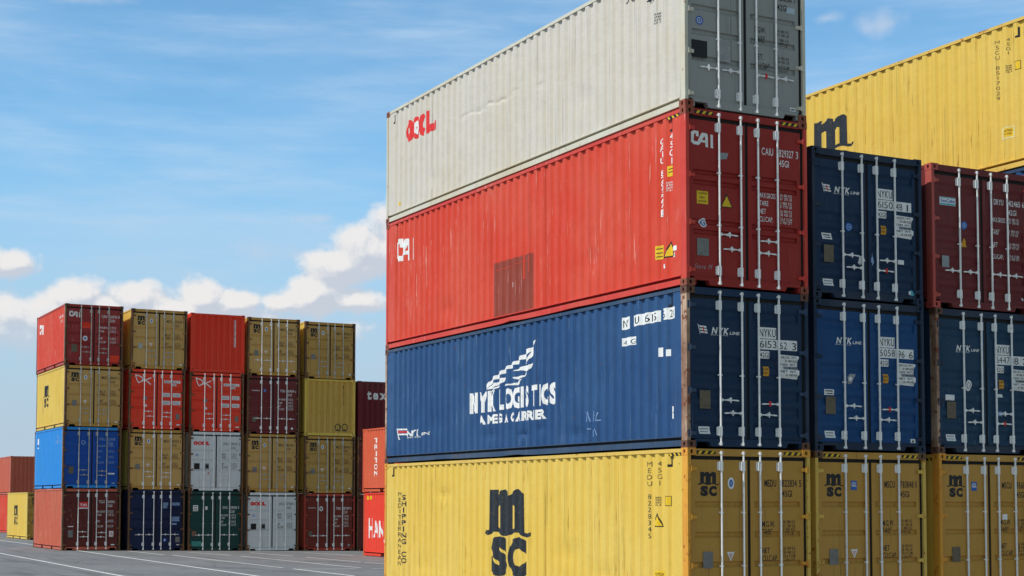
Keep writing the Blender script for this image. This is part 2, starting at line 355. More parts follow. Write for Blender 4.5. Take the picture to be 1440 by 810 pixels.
WING = [[(7.164, 2.178), (7.015, 2.146), (6.987, 2.056), (6.735, 2.024), (6.707, 1.946), (6.422, 1.916), (6.411, 1.849), (6.132, 1.831), (6.121, 1.791), (5.868, 1.756), (5.838, 1.717), (5.599, 1.679), (5.587, 1.639), (5.326, 1.602), (5.295, 1.548), (5.142, 1.489), (5.037, 1.384), (5.062, 1.326), (5.173, 1.403), (5.326, 1.49), (5.369, 1.535), (5.599, 1.555), (5.659, 1.62), (5.898, 1.644), (5.945, 1.709), (6.179, 1.718), (6.22, 1.775), (6.422, 1.775), (6.468, 1.845), (6.707, 1.852), (6.792, 1.926), (6.932, 1.975), (6.865, 1.893), (6.718, 1.811), (6.696, 1.754), (6.792, 1.784), (6.987, 1.896), (7.026, 2.026)],
 [(6.993, 1.757), (6.792, 1.712), (6.707, 1.732), (6.451, 1.692), (6.22, 1.655), (6.423, 1.649), (6.583, 1.647), (6.719, 1.619), (6.674, 1.547), (6.423, 1.538), (6.162, 1.535), (6.388, 1.484), (6.594, 1.505), (6.674, 1.525), (6.775, 1.598), (6.915, 1.657)],
 [(6.606, 1.485), (6.423, 1.465), (6.365, 1.423), (6.075, 1.421), (5.869, 1.429), (5.827, 1.399), (6.104, 1.392), (6.394, 1.373), (6.526, 1.436)],
 [(5.868, 1.558), (5.707, 1.556), (5.599, 1.491), (5.369, 1.474), (5.234, 1.427), (5.136, 1.361), (5.369, 1.385), (5.6, 1.436), (5.779, 1.46), (5.856, 1.51)],
 [(5.66, 1.43), (5.418, 1.38), (5.272, 1.335), (5.235, 1.31), (5.449, 1.352), (5.6, 1.389)]]
def tri2d(u, v, w, h, down=False):
    return ([(u-w/2, v+h), (u, v), (u+w/2, v+h)] if down else [(u-w/2, v), (u+w/2, v), (u, v+h)]), [(0, 1, 2)]

# ------------------------------------------------------------------ container parts
W = 2.438; L40 = 12.192; L20 = 6.058; HC = 2.896; HS = 2.591
def side_prof(L):
    """(y, depth) pairs of the corrugated side sheet, door end to far end"""
    pts = [(.165, .012), (.40, .012)]; y = .40
    while y < L-.42:
        pts += [(y+.052, .050), (y+.136, .050), (y+.188, .012), (y+.278, .012)]; y += .278
    pts += [(L-.10, .012)]
    return pts
def end_prof():
    pts = [(.10, .012), (.16, .012)]; x = .16
    while x < W-.36:
        pts += [(x+.038, .072), (x+.135, .072), (x+.173, .012), (x+.27, .012)]; x += .27
    pts += [(W-.10, .012)]
    return pts
DOOR_STYLES = {
 'three': [(.345, .045, .10), (.53, .045, .10), (.72, .045, .10)],
 'low': [(.30, .04, .10), (.49, .04, .10), (.67, .04, .10)],
 'pairs': [(.285, .03, .09), (.35, .03, .09), (.60, .03, .09), (.665, .03, .09)],
 'waves': [(.08, .06, .105), (.20, .06, .105), (.32, .06, .105), (.44, .06, .105), (.56, .06, .105), (.90, .06, .105)],
 'five': [(.17, .06, .11), (.34, .06, .11), (.51, .06, .11), (.68, .06, .11), (.85, .06, .11)]}
def door_prof(H, style):
    """(z, depth) pairs; bands are given as centre fraction of the door height, slope height and full height"""
    z0, z1 = .155, H-.188; pts = [(z0, .045)]
    for c, sl, full in DOOR_STYLES[style]:
        zc = z0 + c*(z1-z0); fh = full; s = min(sl, full*.45)
        pts += [(zc-fh, .045), (zc-fh+.065, .072), (zc+fh-.07, .072), (zc+fh-.01, .045)] if style in ('waves', 'five') else [(zc-fh/2, .045), (zc-fh/2+.035, .083), (zc+fh/2-.008, .083), (zc+fh/2, .045)]
    pts.append((z1, .045)); pts.sort(key=lambda p: p[0])
    return pts
def interp(pts, t):
    if t <= pts[0][0]: return pts[0][1]
    for (a, da), (b, db) in zip(pts, pts[1:]):
        if t <= b: return da + (db-da)*(t-a)/max(1e-9, b-a)
    return pts[-1][1]
def cut(V, F, axis, bps):
    bm = bmesh.new(); vs = [bm.verts.new((a, b, 0)) for a, b in V]
    for f in F:
        try: bm.faces.new([vs[i] for i in f])
        except ValueError: pass
    lo = min(v[axis] for v in V); hi = max(v[axis] for v in V); no = (1, 0, 0) if axis == 0 else (0, 1, 0)
    for b in bps:
        if lo+1e-4 < b < hi-1e-4:
            bmesh.ops.bisect_plane(bm, geom=bm.verts[:]+bm.edges[:]+bm.faces[:], dist=1e-6, plane_co=(b if axis == 0 else 0, b if axis == 1 else 0, 0), plane_no=no)
    bm.verts.index_update()
    Vo = [(v.co.x, v.co.y) for v in bm.verts]; Fo = [tuple(v.index for v in f.verts) for f in bm.faces]; bm.free()
    return Vo, Fo

def casting_mesh(sx, sy, sz, mat):
    """corner casting block 0.162 x 0.178 x 0.118 with its oval holes; sx, sy, sz = +1 when the block's outer faces point to + on that axis"""
    key = ('cast', sx, sy, sz, mat.name)
    if key in _cache: return _cache[key]
    mb = MB(); A, B, D = .162, .178, .118
    def plate(o, u, v, n, w, h, hw, hh, t=.03):
        o = Vector(o); u = Vector(u); v = Vector(v); n = Vector(n)
        c = o + u*w/2 + v*h/2; K = 8
        outer = [o, o+u*w/2, o+u*w, o+u*w+v*h/2, o+u*w+v*h, o+u*w/2+v*h, o+v*h, o+v*h/2]
        angs = [-135, -90, -45, 0, 45, 90, 135, 180]
        inner = []
        for a in angs:
            ca, sa = math.cos(R(a)), math.sin(R(a)); p = 2.6
            inner.append(c + u*(hw*math.copysign(abs(ca)**(2/p), ca)) + v*(hh*math.copysign(abs(sa)**(2/p), sa)))
        for i in range(K):
            j = (i+1) % K; mb.poly([outer[i], outer[j], inner[j], inner[i]], mat)
            mb.poly([inner[i], inner[j], inner[j]-n*t, inner[i]-n*t], mat)
        mb.poly([p-n*t for p in inner], RUBBER_HOLE)  # black backing stands in for the dark inside of the hole
    # outer door/end face (normal y), side face (normal x), top/bottom face (normal z); local corner at origin pointing inwards
    plate((0, 0, 0), (1, 0, 0), (0, 0, 1), (0, -1, 0), A, D, .026, .036)
    plate((0, 0, 0), (0, 1, 0), (0, 0, 1), (-1, 0, 0), B, D, .026, .036)
    plate((0, 0, 0), (1, 0, 0), (0, 1, 0), (0, 0, -1), A, B, .03, .05)
    mb.poly([(A, 0, 0), (A, B, 0), (A, B, D), (A, 0, D)], mat); mb.poly([(0, B, 0), (A, B, 0), (A, B, D), (0, B, D)], mat); mb.poly([(0, 0, D), (A, 0, D), (A, B, D), (0, B, D)], mat)
    mb.v = [((-x if sx > 0 else x), (-y if sy > 0 else y), (-z if sz > 0 else z)) for x, y, z in mb.v]
    me = mb.mesh('corner_casting', mat); _cache[key] = me
    return me
_cache = {}

BARS = [.665, 1.09, 1.43, 1.835]
def bar_mesh(H, mat):
    key = ('bar', H, mat.name)
    if key in _cache: return _cache[key]
    mb = MB(); r = .0185
    mb.tube((0, .012, .075), (0, .012, H-.075), r, 10, mat)
    for z in (.045, H-.10):
        mb.tube((0, .014, z), (0, .014, z+.05), .028, 10, mat); mb.box(-.045, .03, .004, .028, z+.008, z+.032, mat)
    for z in (.20, H-.36):                                   # long bearing brackets
        mb.box(-.045, .024, -.004, .044, z, z+.15, mat); mb.box(-.066, -.045, .030, .044, z+.01, z+.14, mat)
    for f in ((.45,) if H < 2.7 else (.345, .64)):
        z = H*f; mb.box(-.034, .030, .004, .044, z, z+.026, mat)
    me = mb.mesh('locking_bar', mat); _cache[key] = me
    return me
def handle_mesh(sgn, mat, hot):
    key = ('handle', sgn, mat.name, hot)
    if key in _cache: return _cache[key]
    mb = MB(); s = sgn
    def bx(x0, x1, *a): mb.box(min(s*x0, s*x1), max(s*x0, s*x1), *a)
    bx(.0, .045, .004, .04, -.024, .024, mat)
    bx(.045, .34, .008, .018, -.009, .010, mat)
    bx(.28, .36, .004, .022, -.014, .002, mat)
    m2 = REDV if hot else mat
    bx(.175, .215, .002, .044, -.020, .034, m2); mb.tube((s*.195, .006, -.045), (s*.195, .006, .048), .009, 8, m2)
    bx(.13, .175, .016, .044, -.014, .018, mat)
    me = mb.mesh('door_handle', None); _cache[key] = me
    return me
def hinge_mesh(sgn, mat):
    key = ('hinge', sgn, mat.name)
    if key in _cache: return _cache[key]
    mb = MB(); s = sgn
    mb.box(min(s*.012, s*.15), max(s*.012, s*.15), .012, .044, -.028, .028, mat)
    mb.tube((s*.045, .014, -.045), (s*.045, .014, .045), .017, 8, mat)
    mb.box(min(-s*.012, s*.02), max(-s*.012, s*.02), .002, .05, -.06, .06, mat)
    me = mb.mesh('hinge', mat); _cache[key] = me
    return me

def rail(mb, x0, x1, y0, y1, z0, z1, mat, amp=0.0, kinks=()):
    """a long box rail cut into lengths so that it can bow and carry knocks"""
    if amp == 0: mb.box(x0, x1, y0, y1, z0, z1, mat); return
    n = 40; k = len(mb.v); i = mb.mi(mat); rng = random.Random(int(y1*97+z0*1300+x0*31+amp*1e5)); a = [rng.uniform(-1, 1) for _ in range(9)]
    inn = 1 if (x0+x1)/2 < 1.2 else -1
    for j in range(n+1):
        t = j/n; y = y0+(y1-y0)*t; w_ = math.sin(math.pi*t)
        dz = amp*w_*(a[0]*math.sin(5*t+a[1])+a[2]*math.sin(17*t+a[3]*6)*.5+a[4]*math.sin(43*t)*.25); dx = amp*w_*(a[5]*math.sin(7*t+a[6])+a[7]*math.sin(29*t)*.4)
        for ky, kr, ka in kinks:
            g_ = math.exp(-((y-ky)/kr)**2); dz += ka*g_; dx += inn*abs(ka)*.5*g_
        mb.v += [(x0+dx, y, z0+dz), (x1+dx, y, z0+dz), (x1+dx, y, z1+dz*.3), (x0+dx, y, z1+dz*.3)]
    for j in range(n):
        q = k+4*j
        for b in range(4): mb.f.append((q+b, q+(b+1) % 4, q+4+(b+1) % 4, q+4+b)); mb.m.append(i)
    mb.f.append((k, k+1, k+2, k+3)); mb.m.append(i); q = k+4*n; mb.f.append((q, q+3, q+2, q+1)); mb.m.append(i)

class Container:
    def __init__(s, x, y, z, L, H, mat, frame, label, style='three', bars=GALV, handles='in', hot=(), post=None, postr=None, flip=False, flag=False, castmat=None, group=None, name='shipping_container', hinge=None, dents=(), kinks=()):
        s.L, s.H, s.style = L, H, style
        root = bpy.data.objects.new(name, None); C.objects.link(root); s.root = root
        root.empty_display_size = .3
        if flip: root.location = (x+W, y+L, z); root.rotation_euler = (0, 0, math.pi)
        else: root.location = (x, y, z)
        root.rotation_euler[2] += R(random.uniform(-.10, .10) if L < 7 else random.uniform(-.06, .06))
        tag(root, label, 'shipping container', group)
        post = post or frame; castmat = castmat or post; hinge = hinge or post
        postr = postr or post
        s.sp = side_prof(L); s.ep = end_prof(); s.dp = door_prof(H, style)
        # ---- frame
        f = MB()
        for sx in (0, 1):
            X = lambda a, b: (a, b) if sx == 0 else (W-b, W-a)
            pm = postr if sx else post
            x0, x1 = X(.004, .066); f.box(x0, x1, .005, .165, .118, H-.118, pm)
            x0, x1 = X(.066, .085); f.box(x0, x1, .060, .165, .118, H-.118, pm)
            x0, x1 = X(.004, .100); f.box(x0, x1, L-.095, L-.006, .118, H-.118, post)
            x0, x1 = X(.003, .064); rail(f, x0, x1, .178, L-.178, H-.072, H-.012, frame, .004 if L > 7 else 0)          # top side rail
            x0, x1 = X(.105, .14); f.box(x0, x1, .178, L-.178, .118, .168, frame)
            x0, x1 = X(.005, .139); f.box(x0, x1, .178, L-.178, .169, .186, frame)                # bottom rail web
            cuts = [.178] + ([L/2-1.20, L/2-.86, L/2+.86, L/2+1.20] if L < 7 else []) + [L-.178]
            for a, b in zip(cuts[::2], cuts[1::2]):
                x0, x1 = X(.005, .104); rail(f, x0, x1, a, b, .028, .122, frame, .006 if L > 7 else 0, [(L-u_, r_, a_) for u_, r_, a_ in kinks] if sx == 0 else ())
            if L < 7: x0, x1 = X(.16, .17); f.box(x0, x1, L/2-1.3, L/2+1.3, .02, .12, DARK)  # dark plate stands in for the shade inside the fork pockets
        dm = SHADED_DOOR.get(mat.name, frame); f.box(.162, W-.162, .008, .115, H-.128, H-.014, dm)                                  # door header
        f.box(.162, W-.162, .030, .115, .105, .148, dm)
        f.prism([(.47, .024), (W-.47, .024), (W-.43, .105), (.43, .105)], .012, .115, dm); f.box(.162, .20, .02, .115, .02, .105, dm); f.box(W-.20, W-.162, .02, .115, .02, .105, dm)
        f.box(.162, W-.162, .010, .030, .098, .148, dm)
        f.box(.162, W-.162, L-.09, L-.008, H-.10, H-.014, frame); f.box(.162, W-.162, L-.09, L-.008, .024, .15, frame)
        fo = f.build('frame', None, root)
        for sx in (-1, 1):
            for sy in (-1, 1):
                for sz in (-1, 1):
                    o = link('corner_casting', casting_mesh(sx, sy, sz, castmat), fo)
                    o.location = (W if sx > 0 else 0, L if sy > 0 else 0, H if sz > 0 else 0)
        s.frame = fo
        # ---- side sheets, roof, floor, end sheet
        def side(sx):
            mb = MB(); X = (lambda d: d) if sx == 0 else (lambda d: W-d)
            z0, z1 = .185, H-.074; P = s.sp
            zs = [z0 + (z1-z0)*i/40 for i in range(41)] if (dents and sx == 0) else [z0, z1]
            def dent(y, z, d):
                for u_, zc, r_, h_, a_ in dents:
                    d += a_*math.exp(-((L-u_-y)/r_)**2-((z-zc)/h_)**2)
                return d
            if dents and sx == 0:
                nz_ = len(zs); mb.v = [(dent(a, z, da), a, z) for a, da in P for z in zs]
                for i in range(len(P)-1):
                    for j in range(nz_-1): mb.f.append((i*nz_+j, i*nz_+j+1, (i+1)*nz_+j+1, (i+1)*nz_+j)); mb.m.append(0)
            else:
                for (a, da), (b, db) in zip(P, P[1:]): mb.poly([(X(da), a, z0), (X(da), a, z1), (X(db), b, z1), (X(db), b, z0)])
            o = mb.build('side_panel', mat, root)
            return o
        s.side = side(0); side(1)
        mb = MB(); mb.box(.064, W-.064, .12, L-.09, H-.03, H-.018); mb.build('roof_panel', mat, root)
        mb = MB(); mb.box(.10, W-.10, .12, L-.09, .10, .16); mb.build('floor_panel', DARK, root)
        mb = MB(); P = s.ep
        for (a, da), (b, db) in zip(P, P[1:]): mb.poly([(a, L-da, .15), (b, L-db, .15), (b, L-db, H-.10), (a, L-da, H-.10)])
        s.end = mb.build('end_panel', mat, root)
        # ---- doors
        s.doors = []; P = s.dp
        for k, (a, b) in enumerate(((.090, 1.190), (1.248, W-.118))):
            mb = MB(); m = .075; ia, ib = a+m, b-m
            z0, z1 = P[0][0], P[-1][0]
            mb.poly([(a, .045, z0), (ia, .045, z0), (ia, .045, z1), (a, .045, z1)]); mb.poly([(ib, .045, z0), (b, .045, z0), (b, .045, z1), (ib, .045, z1)])
            for (za, da), (zb, db) in zip(P, P[1:]):
                if zb-za < 1e-6: continue
                mb.poly([(ia, da, za), (ib, da, za), (ib, db, zb), (ia, db, zb)])
                if da > .046 or db > .046:
                    for xx in (ia, ib): mb.poly([(xx, .045, za), (xx, da, za), (xx, db, zb), (xx, .045, zb)])
            # welded frame lip round the sheet and door edges
            mb.poly([(a, .045, z0), (a, .10, z0), (a, .10, z1), (a, .045, z1)]); mb.poly([(b, .045, z0), (b, .10, z0), (b, .10, z1), (b, .045, z1)])
            mb.poly([(a, .045, z1), (b, .045, z1), (b, .10, z1), (a, .10, z1)]); mb.poly([(a, .045, z0), (b, .045, z0), (b, .10, z0), (a, .10, z0)])
            d = mb.build('door', SHADED_DOOR.get(mat.name, mat), root); s.doors.append(d)
            g = MB(); ga, gb = a-(.022 if k == 0 else .028), b+(.028 if k == 0 else .050)
            g.box(ga, a-.002, .058, .075, z0-.008, z1+.058); g.box(b+.002, gb, .050, .075, z0-.008, z1+.058)
            g.box(a-.002, b+.002, .050, .075, z1+.002, z1+.058); g.box(a-.002, b+.002, .058, .075, z0-.008, z0-.001)
            g.build('door_gasket', RUBBER_HOLE, d)
            for q in (0, 1):
                i = 2*k+q
                o = link('locking_bar', bar_mesh(H, bars), d); o.location = (BARS[i]+random.uniform(-.008, .008), 0, 0)
                if handles == 'in': hz = (.30, .22, .215, .285)[i]*H; sg = (1, -1, 1, -1)[i]
                elif handles == 'low': hz = (.225, .165, .225, .165)[i]*H; sg = (1, -1, 1, -1)[i]
                elif handles == 'out': hz = (.265, .265, .265, .265)[i]*H; sg = (-1, -1, 1, 1)[i]
                else: hz = (.31, .24, .30, .235)[i]*H; sg = (1, -1, 1, -1)[i]
                o2 = link('door_handle', handle_mesh(sg, bars, i in hot), d); o2.location = (o.location.x, 0, hz)
            for fz in (.09, .355, .62, .885):
                o = link('hinge', hinge_mesh(1 if k == 0 else -1, hinge), d); o.location = (.035 if k == 0 else W-.035, 0, fz*H)
    # --- decals -----------------------------------------------------------
    def put(s, art, surf, mat, name='lettering', proud=.003, label=None, parent=None):
        """art: (V,F) or list of (V,F,mat); surf: 'side', 'door', 'end'"""
        layers = [(art[0], art[1], mat)] if not isinstance(art, list) else art
        mb = MB()
        for li, (V, F, m) in enumerate(layers):
            pr = proud + li*.0012
            if surf == 'side':
                V2, F2 = cut(V, F, 0, [s.L-p[0] for p in s.sp]); P3 = [(interp(s.sp, s.L-u)-pr, s.L-u, v) for u, v in V2]; par = s.side
            elif surf == 'end':
                V2, F2 = cut(V, F, 0, [W-p[0] for p in s.ep]); P3 = [(W-u, s.L-interp(s.ep, W-u)+pr, v) for u, v in V2]; par = s.end
            elif surf == 'door':
                V2, F2 = cut(V, F, 1, [p[0] for p in s.dp]); P3 = [(u, (.043-pr if name == 'data_plate' else interp(s.dp, v)-pr), v) for u, v in V2]
                par = s.doors[0 if sum(u for u, _ in V)/len(V) < 1.22 else 1]
            k = len(mb.v); mb.v += P3; mi = mb.mi(m)
            for f in F2: mb.f.append(tuple(k+i for i in f)); mb.m.append(mi)
        o = mb.build(name, None, parent or par)
        if label: o['label'] = label
        return o
    def hazard(s):
        f = MB(); H = s.H
        for x0 in (.18, W-.18-.36):
            f.box(x0, x0+.36, .0045, .008, H-.10, H-.045, BLACKV)
            for i in range(3):
                a = x0+.02+i*.12; f.prism([(a, H-.098), (a+.05, H-.098), (a+.09, H-.047), (a+.04, H-.047)], .002, .0045, YELV)
        for y0 in (.19,):
            f.box(.0085, .0118, y0, y0+.36, H-.125, H-.078, BLACKV)
            for i in range(3):
                a = y0+.02+i*.12; f.v += [(.0075, a, H-.123), (.0075, a+.05, H-.123), (.0075, a+.09, H-.08), (.0075, a+.04, H-.08)]
                k = len(f.v)-4; f.f.append((k, k+1, k+2, k+3)); f.m.append(f.mi(YELV))
        f.build('hazard_marking', None, s.frame)

def weight_lines(c, mat, x0, x1, tops, rows, small, small_x, h=.10, sh=.052, right=True):
    """caption words down the right-hand door with two small figures beside each"""
    a = [text2d(t, x0, z, h, (.33 if t == 'MAX.GROSS' else None), .008, .60, gap=.09) for t, z in zip(rows, tops)]
    b = []
    for (l1, l2), z in zip(small, tops):
        b.append(text2d(l1, small_x, z+h*.55, sh, .24, .004, .6)); b.append(text2d(l2, small_x, z-h*.10, sh, .24, .004, .6))
    c.put(merge(*a, *b), 'door', mat)
W4 = (('30 480 KG', '67 200 LB'), ('3 980 KG', '8 770 LB'), ('26 500 KG', '58 430 LB'), ('76.4 CU.M', '2 700 CFT'))
def idcode(c, mat, pre, num, chk, typ, ztop=2.40, h=.12, box=True):
    zz = ztop
    ps = [text2d(pre, 1.53, zz, h, .235, .010), text2d(num, 1.885, zz, h, .30, .010), text2d(typ, 1.885, zz-.165, h*.92, .20, .010)]
    if chk: ps.append(text2d(chk, 2.235, zz, h, .018 if chk == '1' else .045, .010))
    c.put(merge(*ps), 'door', mat)
def msc_door(c, pre='MEDU', num='822834', chk='5', typ='45G1', badge='round', far=False, plate=PLATE, triangle=True):
    H = c.H; k = H/HC
    c.put(ship_logo(.215, 2.135*k, .42, .385), 'door', BLACK, 'logo')
    idcode(c, BLACK, pre, num, chk, typ, 2.285*k+.0)
    weight_lines(c, BLACK, 1.475, 0, [1.63*k, 1.505*k, 1.20*k, 1.075*k], ['M.G.W.', 'TARE', 'NET', 'CU.CAP.'], W4, 1.90)
    if badge == 'round':
        c.put([(*disc2d(.865, 2.335*k, .065, 16, .095), WHITEP), (*disc2d(.865, 2.335*k, .036, 12, .06), BLUV), (*disc2d(.865, 2.335*k, .018, 8, .035), LBLV)], 'door', None, 'sticker')
    else:
        v, f = text2d('GL', .80, 2.30*k, .075, .11, .02, shear=.15)
        c.put([(*rect2d(.79, .92, 2.24*k, 2.40*k), BLUV), (v, f, WHITEP)], 'door', None, 'sticker')
    c.put(rect2d(.31, .50, .98*k, 1.245*k), 'door', plate, 'data_plate', proud=.008)
    if triangle: c.put([(*tri2d(.85, 1.08*k, .15, .155, True), WHITEP), (*tri2d(.85, 1.115*k, .085, .095, True), PINKV)], 'door', None, 'sticker')
    c.put(rect2d(2.12, 2.26, .21, .255), 'door', WHITEP, 'sticker')
def nyk_door(c, num='6153', num2='62', chk='3', flag=True):
    ps = [text2d('NYK', .51, 1.845, .105, .33, .035, shear=.22), text2d('LINE', .865, 1.845, .05, .19, .02, shear=.2), text2d('NIPPON YUSEN KAISHA', .49, 1.815, .018, .34, .004)]
    c.put(merge(*ps), 'door', WHITE, 'lettering')
    if flag:
        fl = []
        for i in range(3):
            z = 1.965-i*.045; sft = .012*i
            fl.append(([(.265+sft, z), (.405+sft, z-.006), (.415+sft, z-.036), (.275+sft, z-.028)], [(0, 1, 2, 3)], WHITE))
        fl.append(([(.33, 1.945), (.35, 1.945), (.375, 1.85), (.355, 1.85)], [(0, 1, 2, 3)], REDV))
        fl.append(([(.235, 1.985), (.25, 1.985), (.29, 1.82), (.283, 1.82)], [(0, 1, 2, 3)], WHITE))
        c.put(fl, 'door', None, 'logo')
    v1, f1 = text2d('NYKU', 1.458, 1.845, .135, .33, .004)
    v2, f2 = text2d(num, 1.462, 1.665, .125, .34, -.004); v3, f3 = text2d(num2, 1.868, 1.655, .125, .15, -.004); v4, f4 = text2d(chk, 2.12, 1.65, .125, .028 if chk == '1' else .085, -.004)
    v5, f5 = text2d('42G1', 1.468, 1.505, .085, .175, .004)
    lay = [(*rect2d(1.435, 1.80, 1.815, 2.0), WHITEP), (*rect2d(1.435, 2.225, 1.635, 1.805), WHITEP), (*rect2d(1.445, 1.655, 1.485, 1.61), WHITEP)]
    c.put([lay[0], (v1, f1, BLACKV)], 'door', None, 'sticker'); c.put([lay[1], (v2, f2, BLACKV), (v3, f3, BLACKV), (v4, f4, BLACKV)], 'door', None, 'sticker'); c.put([lay[2], (v5, f5, BLACKV)], 'door', None, 'sticker')
    z = 1.56
    lay = [([(1.868, 1.185), (2.26, 1.165), (2.27, 1.30), (2.255, 1.38), (2.262, 1.55), (1.868, 1.565)], [(0, 1, 2, 3, 4, 5)], WHITEP)]
    for i, t in enumerate(('GROSS WT.', '30 480 KGS', 'TARE WT.', '3 740 KGS', 'NET WT.', '26 740 KGS')):
        q = text2d(t, 1.885 + (.10 if i % 2 else 0), 1.505-i*.058, .036, .33 if i % 2 == 0 else .24, .006); lay.append((*q, BLACKV))
    lay.insert(1, (*rect2d(1.95, 2.255, 1.325, 1.375), GRYV))
    c.put(lay, 'door', None, 'sticker')
    q = merge(text2d('SUPER', 1.548, 1.295, .035, .09, .01), text2d('HEAVY', 1.548, 1.235, .035, .09, .01))
    c.put([(*rect2d(1.535, 1.65, 1.20, 1.355), ORAV), (*q, BLACKV)], 'door', None, 'sticker')
    c.put(rect2d(.265, .475, .63, .925), 'door', PLATEB, 'data_plate', proud=.008)
    q = merge(text2d('CLEAN ME', .28, .305, .03, .17, .005), text2d('INSIDE', .29, .255, .03, .14, .005))
    c.put([(*rect2d(.26, .475, .225, .345), WHITEP), (*merge(rect2d(.28, .45, .30, .32), rect2d(.28, .44, .255, .27)), GRYV)], 'door', None, 'sticker')

# ------------------------------------------------------------------ the paints of this yard
P_MSC = paint('yellow_paint', (.75, .515, .095), (.77, .56, .14), .6, .38, .30, .8, (.30, .17, .04), rustcol=(.22, .10, .02))
P_MSCF = paint('yellow_frame_paint', (.74, .50, .11), None, .4, .5, .75, rustcol=(.36, .12, .025))
P_RUSTPOST = paint('rusted_yellow_post', (.78, .38, .055), (.70, .27, .045), .8, .7, .85, rustcol=(.34, .11, .025))
P_DKRUST = paint('shaded_rusted_steel', (.13, .065, .045), (.20, .10, .07), .8, .6, .8, .3, (.5, .4, .3), rustcol=(.16, .05, .025))  # rust, darkened to put the castings' shade into the colour
P_RUSTRED = paint('shaded_red_rust', (.30, .075, .045), (.26, .11, .065), .8, .6, .9, rustcol=(.16, .06, .03))  # red rust on castings, their shade mixed into the tone
P_MSCD = paint('shaded_yellow_door_paint', (.53, .285, .062), (.55, .315, .085), .5, .35, .3, rustcol=(.20, .08, .02))  # side yellow darkened: the door end's shade is in the colour
P_CAID = paint('shaded_red_door_paint', (.34, .030, .026), (.37, .045, .038), .5, .35, .25, .3, (.5, .3, .25))  # red of the sides again, darkened to carry the doors' shade
P_CAI = paint('red_paint', (.67, .066, .036), (.69, .115, .07), .6, .30, .22, .75, (.75, .45, .38), rustcol=(.20, .05, .03))
P_CAIF = paint('red_frame_paint', (.64, .06, .045), (.66, .12, .08), .5, .3, .45, .6, rustcol=(.22, .07, .04))
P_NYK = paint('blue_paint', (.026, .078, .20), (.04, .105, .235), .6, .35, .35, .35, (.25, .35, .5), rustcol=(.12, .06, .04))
P_NYKF = paint('blue_frame_paint', (.040, .075, .14), (.085, .115, .165), .5, .5, .55, .3, (.4, .42, .45), rustcol=(.18, .08, .04))
P_NYKPOST = paint('flaking_blue_post', (.20, .095, .06), (.58, .40, .28), 1.0, .7, 1.0, .9, (.75, .66, .55), rustcol=(.17, .055, .025))
P_NYKD = paint('dark_blue_paint', (.013, .036, .085), (.020, .050, .10), .5, .35, .3, .25, (.15, .2, .3))  # navy containers' own paint; also the blue one's doors with shade painted in
P_NYKB = paint('royal_blue_paint', (.013, .068, .20), (.02, .08, .21), .5, .35, .3, .25, (.15, .25, .4))
P_NYKT = paint('steel_blue_paint', (.016, .052, .105), (.024, .07, .13), .5, .35, .35, .25, (.2, .3, .4))
P_NYKDF = paint('dark_blue_frame', (.018, .035, .07), None, .5, .4, .4, rustcol=(.12, .06, .035))
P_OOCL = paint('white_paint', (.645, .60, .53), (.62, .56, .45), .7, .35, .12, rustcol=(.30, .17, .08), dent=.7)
P_OOCLF = paint('white_frame_paint', (.66, .63, .52), (.60, .50, .34), .7, .5, .55, rustcol=(.30, .13, .06))
P_MAR = paint('maroon_paint', (.165, .030, .032), (.19, .045, .042), .5, .35, .3, .2, (.4, .2, .2))
P_MARF = paint('maroon_frame', (.50, .09, .07), None, .5, .4, .5)
P_BROWN = paint('red_oxide_paint', (.55, .125, .075), (.58, .16, .10), .6, .4, .35, .5, (.7, .4, .3))
P_RED2 = paint('bright_red_paint', (.86, .060, .030), (.82, .09, .05), .5, .25, .15)
P_BLUE2 = paint('bright_blue_paint', (.030, .27, .72), (.045, .28, .66), .4, .25, .15)
P_NAVY = paint('navy_paint', (.012, .022, .065), (.02, .04, .11), .5, .3, .2)
P_GREEN = paint('dark_green_paint', (.016, .066, .060), (.028, .085, .08), .5, .3, .2)
P_LGREY = paint('pale_grey_paint', (.70, .75, .76), (.66, .70, .70), .5, .35, .25)
P_FARF = paint('dark_weathered_frame', (.13, .075, .045), (.24, .12, .055), .8, .5, .9, rustcol=(.36, .14, .045))
P_TRI = paint('orange_red_paint', (.66, .115, .055), (.68, .15, .08), .5, .3, .2)
P_HAN = paint('scarlet_paint', (.80, .060, .035), (.80, .09, .06), .4, .25, .15)
P_TEX = paint('deep_maroon_paint', (.16, .022, .028), None, .5, .3, .2)
P_REDF = paint('red_frame_far', (.45, .06, .04), None, .5, .4, .5)

P_OOCLD = paint('shaded_white_door_paint', (.35, .355, .335), (.30, .31, .29), .5, .5, .15)  # white of the sides, greyed to hold the shade of its doors
P_MSCFAR = paint('far_shaded_yellow_door_paint', (.60, .36, .11), (.62, .40, .15), .6, .45, .3)  # yellow with door shade in it, made paler for distance haze
SHADED_DOOR = {'yellow_paint': P_MSCD, 'red_paint': P_CAID, 'blue_paint': P_NYKD, 'white_paint': P_OOCLD}  # side paints and their shade-toned copies for doors, headers and sills
